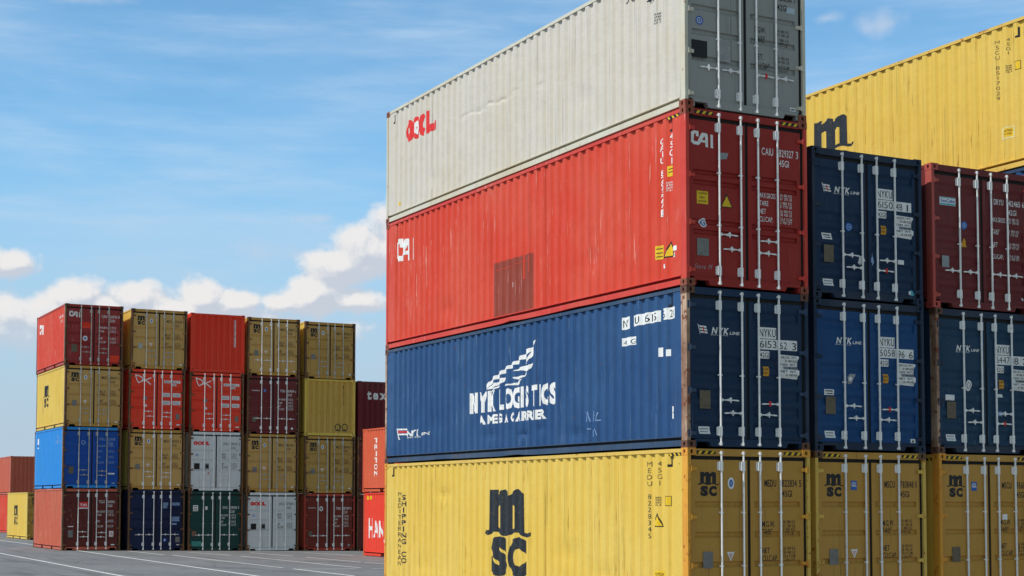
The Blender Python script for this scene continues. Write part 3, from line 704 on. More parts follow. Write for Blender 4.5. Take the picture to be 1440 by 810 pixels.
# ------------------------------------------------------------------ ground, markings
def sstep(t): t = min(max(t, 0), 1); return t*t*(3-2*t)
def gz(X, Y): return -.0145*min(max(X, 0), 14)*sstep((Y-14)/14)
def build_ground():
    xs = [-3000, -600, -150, -60] + [i*1.0 for i in range(-30, 31)] + [60, 150, 600, 3000]
    ys = [-3000, -600, -150, -60] + [i*1.0 for i in range(-30, 101)] + [150, 400, 1000, 3000]
    v = [(x, y, gz(x, y)) for y in ys for x in xs]; n = len(xs)
    f = [(j*n+i, j*n+i+1, (j+1)*n+i+1, (j+1)*n+i) for j in range(len(ys)-1) for i in range(n-1)]
    me = bpy.data.meshes.new('ground'); me.from_pydata(v, [], f)
    for p in me.polygons: p.use_smooth = True
    m, nt, b = node_mat('asphalt'); tc = nt.nodes.new('ShaderNodeTexCoord'); o = tc.outputs['Object']
    c = mixc(nt, rampf(nt, noise(nt, o, .25, 5), .35, .68), (.205, .207, .212), (.245, .247, .25))
    c = mixc(nt, rampf(nt, noise(nt, o, 1.0, 4, .6, (2.2, .18, 1)), .50, .66, .8), c, (.150, .152, .155))       # tyre-worn lanes
    wv = nt.nodes.new('ShaderNodeTexWave'); wv.wave_type = 'RINGS'; wv.rings_direction = 'Z'; wv.inputs['Scale'].default_value = .045; wv.inputs['Distortion'].default_value = 1.5; wv.inputs['Detail'].default_value = 2
    mpw = nt.nodes.new('ShaderNodeMapping'); mpw.inputs['Location'].default_value = (22, -18, 0); nt.links.new(o, mpw.inputs[0]); nt.links.new(mpw.outputs[0], wv.inputs['Vector'])
    c = mixc(nt, mulf(nt, rampf(nt, wv.outputs['Fac'], .93, .985, .55), rampf(nt, noise(nt, o, .35, 4), .42, .6)), c, (.115, .115, .118))      # tyre sweeps
    c = mixc(nt, rampf(nt, noise(nt, o, 90, 3, .7), .35, .75, .5), c, (.10, .10, .105))                        # aggregate
    c = mixc(nt, rampf(nt, noise(nt, o, .6, 6, .7), .60, .66, .75), c, (.10, .10, .105))                       # oil stains
    vo = nt.nodes.new('ShaderNodeTexVoronoi'); vo.feature = 'DISTANCE_TO_EDGE'; vo.inputs['Scale'].default_value = .22; nt.links.new(o, vo.inputs['Vector'])
    ed = nt.nodes.new('ShaderNodeMapRange'); nt.links.new(vo.outputs['Distance'], ed.inputs['Value']); ed.inputs['From Min'].default_value = .002; ed.inputs['From Max'].default_value = .006; ed.inputs['To Min'].default_value = .5; ed.inputs['To Max'].default_value = 0
    c = mixc(nt, ed.outputs[0], c, (.06, .06, .062))
    nt.links.new(c, b.inputs['Base Color']); b.inputs['Roughness'].default_value = .85; b.inputs['Specular IOR Level'].default_value = .25
    bp = nt.nodes.new('ShaderNodeBump'); bp.inputs['Strength'].default_value = .4; bp.inputs['Distance'].default_value = .01
    nt.links.new(noise(nt, o, 60, 4), bp.inputs['Height']); nt.links.new(bp.outputs[0], b.inputs['Normal'])
    me.materials.append(m); g = link('ground', me); tag(g, kind='structure')
    m2, nt, b = node_mat('worn_road_paint'); tc = nt.nodes.new('ShaderNodeTexCoord'); o = tc.outputs['Object']
    c = mixc(nt, rampf(nt, noise(nt, o, 7, 6, .7), .54, .66, .75), (.78, .78, .76), (.26, .26, .27))
    nt.links.new(c, b.inputs['Base Color']); b.inputs['Roughness'].default_value = .7
    lines = [(.95, 90, .47, 46.1, .13), (.47, 46.1, -.13, 20.8, .13), (-.13, 20.8, -.5, 4, .13), (-2.9, 60, -3.05, 43.5, .11), (-3.05, 43.5, -3.43, 22.4, .11), (-3.43, 22.4, -3.8, 0, .11),
             (2.4, 45.1, 2.57, 40.2, .11), (2.68, 39.3, 2.62, 26.4, .11), (2.61, 25.45, 2.36, 19.8, .13), (4.43, 43.1, 4.97, 39.2, .11), (5.09, 38.3, 5.1, 26.05, .11),
             (7.05, 43.1, 7.23, 38.3, .11), (7.3, 36.95, 7.25, 31.3, .11), (7.26, 30.95, 7.34, 28.5, .11), (9.47, 43.2, 9.96, 38.7, .11), (2.55, 25.15, 4.6, 25.15, .14), (5.2, 25.35, 7.2, 25.5, .14),
             (4.0, 32.6, 4.25, 32.3, .10), (5.6, 31.4, 6.15, 31.4, .10)]
    mb = MB()
    for x0, y0, x1, y1, w in lines:
        d = Vector((x1-x0, y1-y0)); n = max(1, int(d.length)); nrm = Vector((-d.y, d.x)).normalized()*w/2
        for i in range(n):
            a = Vector((x0, y0)) + d*i/n; b2 = Vector((x0, y0)) + d*(i+1)/n
            q = [a-nrm, b2-nrm, b2+nrm, a+nrm]; mb.poly([(p.x, p.y, gz(p.x, p.y)+.006) for p in q])
    o = mb.build('road_markings', m2); tag(o, kind='structure')
build_ground()

# ------------------------------------------------------------------ near block
G1 = 'containers stacked four high in the near block'
G2 = 'containers stacked four high across the yard'
z1, z2, z3 = HC, HC+HS, HC+HS+HC
def J(c, u, z, s=1):
    H = c.H
    c.put(merge(rect2d(u, u+.035, z-.20, z), rect2d(u-.06*s, u, z-.20, z-.16)), 'side', BLACKV, 'lettering')

# stack one, bottom: yellow
c = Container(0, 0, 0, L40, HC, P_MSC, P_MSCF, 'yellow container at the foot of the near corner stack, big black logo on its side', 'three', post=P_RUSTPOST, castmat=P_RUSTPOST, postr=P_MSCF, dents=((3.1, 2.2, .3, .12, .022), (8.3, 1.1, .35, .2, .02), (9.6, .8, .25, .15, .018), (2.2, .7, .4, .25, .02)), handles='low', group=G1)
c.hazard(); msc_door(c)
c.put(merge(poly2d([M_OUT, M_H1, M_H2], 4.98, 1.37, .0195, .0093)), 'side', NAVY, 'logo')
c.put(merge(text2d('S', 5.26, .66, .68, .74, .07), text2d('C', 6.02, .66, .68, .70, .07)), 'side', NAVY, 'logo')
c.put(merge(vtext2d('MEDITERRANEAN', .80, 2.26, .10, .128, .085, .0), vtext2d('SHIPPING CO', 1.04, 2.19, .11, .139, .15, .03)), 'side', NAVY)
c.put(merge(vtext2d('MEDU 8228345', 11.05, 2.70, .085, .107, .09, -.008), vtext2d('45G1', 11.35, 2.70, .08, .105, .08, -.008)), 'side', NAVY)
c.put(merge(*[text2d(t, 11.24, 2.09-i*.04, .03, .13, .004) for i, t in enumerate(('30480', '3980', '26500', '76.4'))]), 'side', NAVY)
c.put([(*rect2d(11.53, 11.66, 1.97, 2.13), NAVY), (*rect2d(11.54, 11.65, 1.98, 2.12), YELV)], 'side', None, 'sticker')
c.put([(*tri2d(11.29, 1.63, .27, .23), BLACKV), (*tri2d(11.29, 1.645, .20, .165), YELV)], 'side', None, 'sticker')
q = merge(text2d('CAUTION', 11.18, .84, .05, .24, .01), text2d('9 6 HIGH', 11.20, .77, .045, .20, .01))
c.put([(*rect2d(11.15, 11.46, .73, .92), YELV), (*q, BLACKV)], 'side', None, 'sticker')
J(c, 11.66, 2.80); J(c, .47, 2.80)

# stack one, second: blue
c = Container(.01, .02, z1, L40, HS, P_NYK, P_NYKF, 'blue container with a big white wing logo on its side, near corner stack', 'waves', post=P_NYKPOST, postr=P_NYKDF, castmat=P_DKRUST, hot=(3,), dents=((6.6, .42, .22, .06, .03), (7.3, .50, .15, .08, .025), (5.2, .45, .3, .1, .022), (2.6, .8, .35, .2, .022), (8.6, .35, .3, .12, .028), (3.4, 1.7, .3, .2, .015), (9.5, 1.2, .4, .3, .015)), kinks=((6.3, .35, .022), (3.0, .5, .012)), group=G1, hinge=P_NYKF)
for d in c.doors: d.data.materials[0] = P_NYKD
c.frame.data.materials[c.frame.data.materials.find('blue_frame_paint')] = P_NYKF
nyk_door(c)
c.put(merge(*[poly2d([w]) for w in WING]), 'side', WHITE, 'logo')
q = [text2d('NYK', 4.36, .95, .38, 1.15, .06, gap=.14), text2d('LOGISTICS', 5.62, .96, .37, 2.26, .055, gap=.15), text2d('A MEGACARRIER', 4.78, .69, .17, 2.72, .05, gap=.15)]
c.put(merge(*q), 'side', WHITE)
q = [text2d('NYK', 1.22, .58, .13, .62, .04, shear=.2), text2d('LINE', 1.92, .58, .06, .50, .02, shear=.2), text2d('NIPPON YUSEN', 1.20, .535, .03, .70, .01)]
c.put(merge(*q), 'side', WHITE)
fl = [([(.70, .77-i*.055), (1.16, .755-i*.055), (1.18, .72-i*.055), (.72, .735-i*.055)], [(0, 1, 2, 3)], (WHITE, REDV, WHITE)[i]) for i in range(3)]
fl.append(([(.66, .78), (.70, .78), (.80, .52), (.77, .52)], [(0, 1, 2, 3)], WHITE)); c.put(fl, 'side', None, 'logo')
lay = [(*rect2d(10.22, 10.48, 2.06, 2.27), WHITEP), (*rect2d(10.55, 11.38, 2.09, 2.275), WHITEP), (*rect2d(11.46, 11.84, 2.10, 2.29), WHITEP)]
c.put([lay[0], (*text2d('NY', 10.24, 2.10, .13, .20, .0), BLACKV)], 'side', None, 'sticker')
c.put([lay[1], (*text2d('U 615', 10.58, 2.12, .13, .72, .0), BLACKV)], 'side', None, 'sticker')
c.put([lay[2], (*text2d('6 23', 11.48, 2.13, .13, .33, .0), BLACKV)], 'side', None, 'sticker')
c.put([(*rect2d(10.22, 10.68, 1.78, 1.92), WHITEP), (*text2d('42 G1', 10.25, 1.80, .09, .38, .0), BLACKV)], 'side', None, 'sticker')
c.put([(*rect2d(11.34, 11.44, 1.51, 1.66), WHITEP)], 'side', None, 'sticker'); c.put([(*rect2d(11.58, 11.67, 1.50, 1.61), WHITEP)], 'side', None, 'sticker')
c.put([(*rect2d(11.70, 11.77, .48, .68), WHITEP), (*rect2d(11.71, 11.76, .57, .59), GRYV)], 'side', None, 'sticker')
J(c, 11.69, 2.50)
mbx = MB()
for a, b in (((8.95, .74), (8.99, .55)), ((9.03, .55), (9.07, .73)), ((9.07, .73), (9.13, .55)), ((9.2, .55), (9.22, .73)), ((9.22, .73), (9.3, .64)), ((9.4, .7), (9.34, .56)), ((9.34, .56), (9.46, .56)), ((9.55, .73), (9.55, .56)), ((8.98, .42), (8.98, .28)), ((9.05, .42), (9.14, .42)), ((9.2, .40), (9.2, .28)), ((9.3, .42), (9.38, .30))):
    d = (Vector(b)-Vector(a)).normalized()*.008; n = Vector((-d.y, d.x)); 
    c.put(([tuple(Vector(a)-n), tuple(Vector(b)-n), tuple(Vector(b)+n), tuple(Vector(a)+n)], [(0, 1, 2, 3)]), 'side', LBLV, 'chalk_mark')

# stack one, third: red
c = Container(0, 0, z2, L40, HC, P_CAI, P_CAIF, 'red container with a dark square patch on its side, near corner stack', 'pairs', post=P_CAIF, castmat=P_RUSTRED, dents=((9.2, .8, .3, .2, .022), (3.2, .6, .4, .2, .022), (8.0, 1.9, .4, .3, .015), (2.4, 1.3, .25, .25, .015)), kinks=((6.1, .25, .03), (8.6, .4, .012)), group=G1)
c.hazard()
c.put(cai_logo(.13, 2.265, .43, .26), 'door', WHITE, 'logo')
idcode(c, WHITE, 'CAIU', '829327', '3', '45G1', 2.27, .125)
weight_lines(c, WHITE, 1.475, 0, [1.55, 1.42, 1.285, 1.155], ['MAX.GROSS', 'TARE', 'NET', 'CU.CAP.'], W4, 1.90, .088, .05)
c.put(([(.64, 2.09), (.83, 2.12), (.86, 2.22), (.66, 2.21)], [(0, 1, 2, 3)]), 'door', GRYV, 'sticker')
q = merge(text2d('CAUTION', .255, 1.495, .035, .17, .008), text2d('HIGH', .29, 1.43, .035, .10, .008), text2d('CONTAINER', .255, 1.37, .03, .17, .006))
c.put([(*rect2d(.235, .455, 1.34, 1.55), YELV), (*q, BLACKV)], 'door', None, 'sticker')
c.put([(*tri2d(.82, 1.32, .245, .235), BLACKV), (*tri2d(.82, 1.335, .195, .18), YELV)], 'door', None, 'sticker')
c.put([(*disc2d(.36, 1.035, .075), WHITEP), (*disc2d(.365, 1.03, .05), BLUV), (*rect2d(.35, .385, 1.0, 1.07), WHITEP)], 'door', None, 'sticker')
c.put(rect2d(.23, .46, .50, .78), 'door', PLATE, 'data_plate', proud=.008)
c.put(text2d('Steve M', .18, .285, .085, .33, -.012, shear=.25), 'door', SCRAWL, 'chalk_mark')
f = lambda lp: [((a-114)/230, (306-b)/180) for a, b in lp]
c.put(cai_logo(.54, 1.88, .98, .58), 'side', WHITE, 'logo')
c.put(merge(vtext2d('CAIU 829327', 11.45, 2.52, .10, .105, .13, .015), vtext2d('45G1', 11.72, 2.56, .11, .135, .12, .015)), 'side', WHITE)
c.put([(*rect2d(11.39, 11.52, 1.22, 1.34), WHITEP), (*text2d('3', 11.425, 1.24, .08, .06, .0), BLACKV)], 'side', None, 'sticker')
c.put([(*rect2d(11.62, 11.76, 1.845, 2.02), YELV), (*merge(rect2d(11.64, 11.74, 1.96, 1.975), rect2d(11.64, 11.74, 1.91, 1.925)), BLACKV)], 'side', None, 'sticker')
c.put(merge(*[text2d(t, 11.60, 1.73-i*.042, .032, .16, .004) for i, t in enumerate(('30480', '3950', '26530', '76.4'))]), 'side', WHITE)
c.put([(*rect2d(11.27, 11.47, .52, .75), YELV), (*merge(rect2d(11.30, 11.44, .69, .705), rect2d(11.30, 11.44, .62, .635), rect2d(11.30, 11.44, .56, .575)), BLACKV)], 'side', None, 'sticker')
c.put([(*tri2d(11.68, .52, .34, .27), BLACKV), (*tri2d(11.68, .54, .26, .20), YELV)], 'side', None, 'sticker')
for (u0, u1, v0, v1) in ((11.80, 11.90, .60, .68), (11.81, 11.85, .50, .57), (11.47, 11.50, .26, .38), (11.52, 11.56, .35, .42)): c.put(rect2d(u0, u1, v0, v1), 'side', WHITE, 'sticker')
c.put(([(5.42, .19), (6.99, .19), (6.99, 1.26), (5.42, 1.26)], [(0, 1, 2, 3)]), 'side', paint('dark_repair_patch', (.30, .060, .040), (.34, .085, .055), .7, .5, .4, .7, (.55, .3, .25)), 'repair_patch', proud=.002)
c.put(rect2d(6.15, 6.21, .70, .80), 'side', WHITEP, 'sticker')
c.put(merge(rect2d(5.50, 6.10, 1.10, 1.112), rect2d(6.2, 6.85, 1.13, 1.14), rect2d(6.62, 6.65, .80, 1.26), rect2d(6.86, 6.88, .9, 1.24)), 'side', P_CAI, 'scratch', proud=.0045)
J(c, 11.73, 2.78)

# stack one, top: white
c = Container(0, .01, z3, L40, HS, P_OOCL, P_OOCLF, 'white container on top of the near corner stack, red logo on its side', 'low', post=P_OOCLF, castmat=P_RUSTRED, handles='out', hot=(2,), dents=((4.0, 1.62, .16, .04, .018), (4.35, 1.66, .14, .03, .016), (4.75, 1.60, .2, .04, .018), (5.2, 1.64, .15, .035, .016), (5.7, 1.58, .25, .04, .018), (6.3, 1.62, .15, .03, .014), (7.3, 1.5, .12, .03, .024), (8.9, .9, .3, .2, .016), (2.5, .6, .3, .2, .018)), group=G1)
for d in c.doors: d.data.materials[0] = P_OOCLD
c.put(oocl_logo(1.08, 1.66, 1.46, .50), 'side', REDV, 'logo')
c.put(disc2d(2.50, 1.72, .001, 4), 'side', REDV, 'logo')
c.put([(*rect2d(2.55, 2.68, 1.65, 1.85), REDV)], 'side', None, 'logo')
fl = [(*disc2d(1.63+.05*math.cos(i*1.2566), 1.91+.09*math.sin(i*1.2566), .045, 10, .07), WHITEP) for i in range(5)] + [(*disc2d(1.63, 1.91, .02, 8, .03), PINKV)]
c.put(fl, 'side', None, 'logo')
c.put(text2d('OOLU 420', 10.35, 2.17, .14, .98, .01), 'side', NAVY); c.put(text2d('42G1', 11.05, 1.98, .13, .42, .01), 'side', NAVY)
c.put(merge(*[text2d(t, 11.28, 1.72-i*.05, .036, .15, .004) for i, t in enumerate(('30480', '3780', '26700', '67.7'))]), 'side', NAVY)
c.put([(*rect2d(.70, .78, .32, .40), YELV)], 'side', None, 'sticker')
mb = []
c.put(oocl_logo(.22, 1.98, .80, .20), 'door', REDV, 'logo')
idcode(c, BLACK, 'OOLU', '420156', '7', '42G1', 2.02, .115)
weight_lines(c, BLACK, 1.42, 0, [1.42, 1.27, .965, .82], ['MGW.', 'TARE.', 'NET.', 'CU.CAP.'], W4, 1.88, .10, .05)
c.put([(*disc2d(.315, 1.45, .075), BLUV), (*ring2d(.315, 1.45, .05, .05, .04, .04), WHITEP), (*text2d('E', .30, 1.43, .04, .03, .01), WHITEP)], 'door', None, 'sticker')
c.put(rect2d(.155, .46, .84, 1.12), 'door', BLACKV, 'data_plate', proud=.006)
c.put([(*rect2d(.68, .92, .83, 1.10), plain('etched_grey_plate', (.40, .41, .40), wear=.5, wearcol=(.2, .2, .2))), (*merge(*[rect2d(.70, .90, .87+i*.045, .885+i*.045) for i in range(5)]), GRYV)], 'door', None, 'data_plate')
c.put(rect2d(2.07, 2.25, 1.83, 1.93), 'door', plain('pale_blue_label', (.50, .60, .66)), 'sticker')
c.put([(*rect2d(2.13, 2.25, .17, .235), WHITEP), (*rect2d(2.15, 2.23, .19, .21), BLACKV)], 'door', None, 'sticker')
J(c, .45, 2.45)

# stack two
x = W+.305; y = .25
c = Container(x, y, 0, L40, HC, P_MSC, P_MSCF, 'yellow container under the royal blue one, bottom of the middle near stack', 'three', post=P_MSCF, castmat=P_FARF, handles='low', group=G1)
c.hazard(); msc_door(c, 'MSCU', '783848', '1', badge='gl')
c = Container(x, y, z1, L40, HS, P_NYKB, P_NYKDF, 'royal blue container with doors numbered 6058, middle near stack', 'waves', post=P_NYKDF, hot=(3,), group=G1)
nyk_door(c, '6058', '96', '6', flag=False)
c.put([([(.74, 1.27), (.80, 1.33), (.93, 1.33), (.88, 1.25), (.86, 1.17), (.78, 1.15)], [tuple(range(6))], GRYV), (*disc2d(.81, 1.24, .04), WHITEP)], 'door', None, 'sticker')
q = rect2d(.26, .43, .985, 1.0); c.put([(*rect2d(.24, .45, .95, 1.05), WHITEP), (*merge(rect2d(.27, .42, 1.01, 1.03), rect2d(.29, .42, .97, .985)), BLACKV)], 'door', None, 'sticker')
c.put([(*rect2d(2.13, 2.24, .17, .24), WHITEP), (*tri2d(2.185, .18, .06, .05), BLACKV)], 'door', None, 'sticker')
c = Container(x-.02, y-.02, z2, L40, HS, P_NYKD, P_NYKDF, 'dark navy container, doors numbered 6150, on top of the middle near stack', 'waves', post=P_NYKDF, hot=(2,), group=G1)
nyk_door(c, '6150', '48', '1')
c.put([(*disc2d(.82, 1.27, .075), BLUV), (*ring2d(.82, 1.27, .055, .055, .04, .04), LBLV), (*rect2d(.79, .85, 1.26, 1.28), LBLV)], 'door', None, 'sticker')
c.put([(*rect2d(.24, .45, 1.02, 1.13), WHITEP), (*merge(rect2d(.27, .42, 1.085, 1.105), rect2d(.29, .42, 1.045, 1.06)), BLACKV)], 'door', None, 'sticker')
c.put([([(1.33, .60), (1.37, .68), (1.345, .78), (1.36, .86), (1.31, .82), (1.30, .70)], [tuple(range(6))], LBLV)], 'door', None, 'sticker')
c.put([([(1.02, .66), (1.08, .63), (1.17, .70), (1.13, .79), (1.04, .78)], [tuple(range(5))], WHITEP)], 'door', None, 'sticker')
c.put(rect2d(1.90, 2.04, .70, .78), 'door', WHITEP, 'sticker')
c.put([(*disc2d(2.21, .21, .065, 14, .05), CYAV), (*rect2d(2.14, 2.19, .18, .24), WHITEP)], 'door', None, 'sticker')

# stack three
x = 2*W+.61; y = .29
c = Container(x+.035, y, 0, L40, HC, P_MSC, P_MSCF, 'yellow container at the bottom right, with the orange rusted left corner post', 'three', post=P_RUSTPOST, castmat=P_RUSTPOST, handles='low', group=G1)
c.hazard(); msc_door(c, 'MSCU', '956120', '4', badge='gl', plate=PLATEB, triangle=False)
c.put(rect2d(1.53, 1.65, 1.72, 1.82), 'door', WHITEP, 'sticker')
c = Container(x+.01, y, z1, L40, HS, P_NYKT, P_NYKDF, 'weathered blue container numbered 6447, between the maroon and yellow ones at right', 'waves', post=P_NYKPOST, postr=P_NYKDF, castmat=P_DKRUST, hot=(2,), group=G1, hinge=P_NYKDF)
nyk_door(c, '6447', '18', '7', flag=False)
c.put([(*disc2d(.80, 1.23, .07, 16, .10), WHITEP), (*ring2d(.80, 1.23, .045, .065, .03, .045), GRYV)], 'door', None, 'sticker')
c.put(rect2d(.24, .45, .95, 1.05), 'door', WHITEP, 'sticker'); c.put(rect2d(1.48, 1.62, 1.04, 1.10), 'door', WHITEP, 'sticker'); c.put(rect2d(1.47, 1.60, .70, .78), 'door', LBLV, 'sticker')
c = Container(x-.04, y, z2, L40, HS, P_MAR, P_MAR, 'near maroon container with a small white and blue label, above the blue 6447', 'waves', post=P_MARF, castmat=P_MARF, handles='out', group=G1)
idcode(c, WHITE, 'DRYU', '412465', '6', '42G1', 1.98, .11)
weight_lines(c, WHITE, 1.475, 0, [1.66, 1.44, 1.20, .985], ['MAX.GROSS', 'TARE', 'NET', 'CU.CAP.'], W4, 1.90, .088, .05)
c.put([(*rect2d(.22, .60, 1.86, 2.01), WHITEP), (*rect2d(.225, .595, 1.865, 1.895), CYAV), (*rect2d(.225, .595, 1.99, 2.005), CYAV), (*text2d('SeaCube', .245, 1.915, .06, .33, .02), BLUV)], 'door', None, 'sticker')
c.put([(*disc2d(.80, 1.53, .075), BLUV), (*ring2d(.80, 1.53, .05, .05, .038, .038), LBLV), (*rect2d(.78, .82, 1.50, 1.56), LBLV)], 'door', None, 'sticker')
c.put([(*tri2d(.79, 1.13, .21, .19), BLACKV), (*tri2d(.79, 1.14, .18, .165), ORAV)], 'door', None, 'sticker')
c.put(rect2d(.25, .42, .74, .95), 'door', GRYV, 'data_plate', proud=.008)
c.put(rect2d(2.2, 2.33, .25, .30), 'door', WHITEP, 'sticker')

# stack four: only the top one and the rail below it show above stack three
x = 8.225; y = .05
Container(x, y, z2, L40, HC, P_NYK, P_NYKF, 'blue container with only its top rail showing, under the high yellow one', 'waves', group=G1)
Container(x, y, z1, L40, HS, P_NYKD, P_NYKDF, 'dark blue container hidden on the second level of the last near stack', 'waves', group=G1)
Container(x, y, 0, L40, HC, P_MSC, P_MSCF, 'yellow container hidden at the bottom of the last near stack', 'three', group=G1)
c = Container(x, y, z3, L40, HC, P_MSC, P_MSCF, 'yellow container high at upper right, its long side above the maroon one', 'three', post=P_RUSTPOST, castmat=P_RUSTRED, group=G1)
c.hazard(); msc_door(c, 'MSCU', '851702', '9')
c.put(poly2d([M_OUT, M_H1, M_H2], 5.02, 1.42, .0155, .0078), 'side', NAVY, 'logo')
c.put(merge(text2d('S', 5.25, .70, .66, .56, .045), text2d('C', 5.87, .70, .66, .54, .045)), 'side', NAVY, 'logo')
c.put(merge(vtext2d('MSCU 8517029', 10.80, 2.60, .075, .100, .085, -.012), vtext2d('45G1', 11.08, 2.58, .065, .088, .075, -.012)), 'side', NAVY)
c.put(merge(*[text2d(t, 11.02, 2.02-i*.04, .03, .13, .004) for i, t in enumerate(('30480', '3980', '26500', '76.4'))]), 'side', NAVY)
c.put([(*rect2d(11.26, 11.38, 1.90, 2.07), NAVY), (*rect2d(11.27, 11.37, 1.91, 2.06), YELV)], 'side', None, 'sticker')
q = merge(text2d('CAUTION', 10.93, .76, .04, .20, .01), text2d('9 6 HIGH', 10.95, .70, .035, .16, .01))
c.put([(*rect2d(10.86, 11.22, .62, .86), plain('pale_yellow_surround', (.80, .68, .30))), (*rect2d(10.91, 11.15, .66, .83), YELV), (*q, BLACKV)], 'side', None, 'sticker')
J(c, 11.34, 2.72)

# ------------------------------------------------------------------ far row
YF = 45.86
def jit(): return random.uniform(-.025, .025)
def far(x, lev, zoff, mat, frame, label, **k):
    c_ = Container(x+jit(), YF+jit(), zoff+lev*HS, L20, HS, mat, frame, label, group=G2, **k)
    if mat is P_MSC:
        for d in c_.doors: d.data.materials[0] = P_MSCFAR
    return c_
def bird(c):
    def stroke(pts, w):
        out = []
        for i, (p, q) in enumerate(zip(pts, pts[1:])):
            a = Vector(p); b_ = Vector(q); d_ = (b_-a).normalized(); n_ = Vector((-d_.y, d_.x))*w/2; a = a-d_*w*.3; b_ = b_+d_*w*.3
            out.append(([tuple(a-n_), tuple(b_-n_), tuple(b_+n_), tuple(a+n_)], [(0, 1, 2, 3)]))
        return out
    st = stroke([(.28, 2.33), (.48, 2.27), (.62, 2.17), (.70, 2.12)], .045) + stroke([(.28, 2.33), (.34, 2.12), (.42, 1.99), (.52, 2.05), (.62, 2.17)], .04) + stroke([(.70, 2.12), (.95, 2.22)], .04) + stroke([(.70, 2.12), (.84, 2.02), (.93, 1.94)], .045) + stroke([(.52, 2.05), (.70, 2.12)], .05)
    for k_, q_ in enumerate(st): c.put(q_, 'door', WHITEP, 'logo', proud=.003+.0006*k_)
    b = poly2d([[(.0, 1.0), (.22, .88), (.45, .80), (.62, .52), (.80, .62), (1.0, .55), (.82, .44), (.66, .34), (.52, .12), (.34, .02), (.16, .20), (.10, .55)]], .30, 1.93, .66, .38)
    if 0: c.put(poly2d([[(.18, .72), (.34, .70), (.50, .52), (.42, .26), (.28, .22), (.18, .40)]], .30, 1.93, .66, .38), 'door', c.doors[0].data.materials[0], 'logo', proud=.005)
    c.put(merge(rect2d(1.52, 2.23, 2.02, 2.13), rect2d(1.82, 2.05, 1.90, 1.99)), 'door', WHITEP, 'sticker')
    c.put([(*merge(text2d('CRSU', 1.54, 2.04, .07, .25, .0), text2d('9263 0', 1.86, 2.04, .07, .30, .0), text2d('22G1', 1.84, 1.915, .06, .18, .0)), BLACKV)], 'door', None, 'lettering', proud=.006)
    for u0 in (1.44, 1.90):
        for v0 in (1.08, 1.42): c.put([(*rect2d(u0, u0+.34, v0, v0+.17), WHITEP), (*merge(rect2d(u0+.03, u0+.31, v0+.03, v0+.055), rect2d(u0+.03, u0+.28, v0+.08, v0+.10), rect2d(u0+.05, u0+.31, v0+.125, v0+.14)), GRYV)], 'door', None, 'sticker')
    c.put(rect2d(2.05, 2.2, .45, .70), 'door', PLATE, 'data_plate', proud=.008)
    c.put(rect2d(.62, .80, 1.28, 1.42), 'door', GRYV, 'sticker'); c.put([(*tri2d(.74, .97, .14, .14), WHITEP)], 'door', None, 'sticker')
    c.put(rect2d(2.08, 2.24, .20, .25), 'door', WHITEP, 'sticker')
def text_block(c, mat, tops, x0=1.46, n=4, words=('MAX.GROSS', 'TARE', 'NET', 'CU.CAP.')):
    weight_lines(c, mat, x0, 0, tops, list(words)[:n], W4[:n], 1.90, .085, .05)
# column one
xa = -.18
c = far(xa, 3, 0, P_CAI, P_REDF, 'red container with white logo and bright red door patches, top of the leftmost far column', style='three', post=P_FARF, castmat=P_FARF, bars=GALVD)
for d in c.doors: d.data.materials[0] = paint('far_shaded_red_door_paint', (.33, .040, .040), (.36, .06, .055), .5, .3, .2, .3)  # side red with the shade of the door end mixed in
c.put(cai_logo(.17, 2.02, .46, .27), 'door', WHITE, 'logo'); idcode(c, WHITE, 'CAIU', '243745', '8', '22G1', 2.06)
text_block(c, WHITE, [1.60, 1.44, 1.14, .98]); c.put([(*disc2d(.85, 1.15, .10, 14, .11), WHITEP), (*disc2d(.85, 1.15, .05), BLUV)], 'door', None, 'sticker')
c.put([(*rect2d(.72, 1.08, 1.58, 1.84), P_RED2)], 'door', None, 'repair_patch'); c.put([(*rect2d(1.90, 2.30, .17, .47), P_RED2)], 'door', None, 'repair_patch')
c.put(rect2d(.28, .52, .56, .88), 'door', PLATEB, 'data_plate', proud=.008)
c.put(cai_logo(.50, 1.70, .85, .50), 'side', WHITE, 'logo'); c.put(merge(text2d('CAIU 2437', 4.75, 2.05, .13, .95, .01), text2d('22G1', 5.1, 1.86, .11, .35, .01)), 'side', WHITE)
c = far(xa, 2, 0, P_MSC, P_MSCF, 'yellow container with black side logo, under the red one in the leftmost far column', style='three', post=P_FARF, castmat=P_FARF, bars=GALVD)
msc_door(c, 'MEDU', '184693', '5', '22G1'); c.put(ship_logo(1.55, 1.02, 1.25, .95), 'side', BLACK, 'logo')
c = far(xa-.01, 1, 0, P_BLUE2, P_BLUE2, 'bright blue container, third from the top of the leftmost far column', style='five', post=P_FARF, castmat=P_FARF, bars=GALVD)
for d in c.doors: d.data.materials[0] = paint('shaded_blue_door_paint', (.014, .085, .40), (.02, .10, .40), .4, .25, .15)  # same blue as the sides, shade added to the colour
idcode(c, LBLV, 'IPXU', '320108', '2', '2261', 2.03); text_block(c, LBLV, [1.76, 1.53, 1.29, 1.06]); c.put(ring2d(.85, 1.93, .09, .09, .06, .06), 'door', LBLV, 'logo')
c.put(rect2d(.26, .46, .62, .92), 'door', PLATEB, 'data_plate', proud=.008); c.put(rect2d(1.90, 2.18, .60, .66), 'door', WHITEP, 'sticker'); c.put(rect2d(2.06, 2.2, .20, .25), 'door', LBLV, 'sticker')
c.put([(*rect2d(.55, .95, 1.80, 2.25), WHITEP), (*rect2d(.62, .88, 1.86, 1.98), BLUV)], 'side', None, 'logo'); c.put(merge(text2d('IPXU', 4.5, 2.12, .12, .45, .01), text2d('32010', 4.5, 1.92, .12, .6, .01), text2d('2', 5.4, 1.92, .12, .12, .01)), 'side', LBLV)
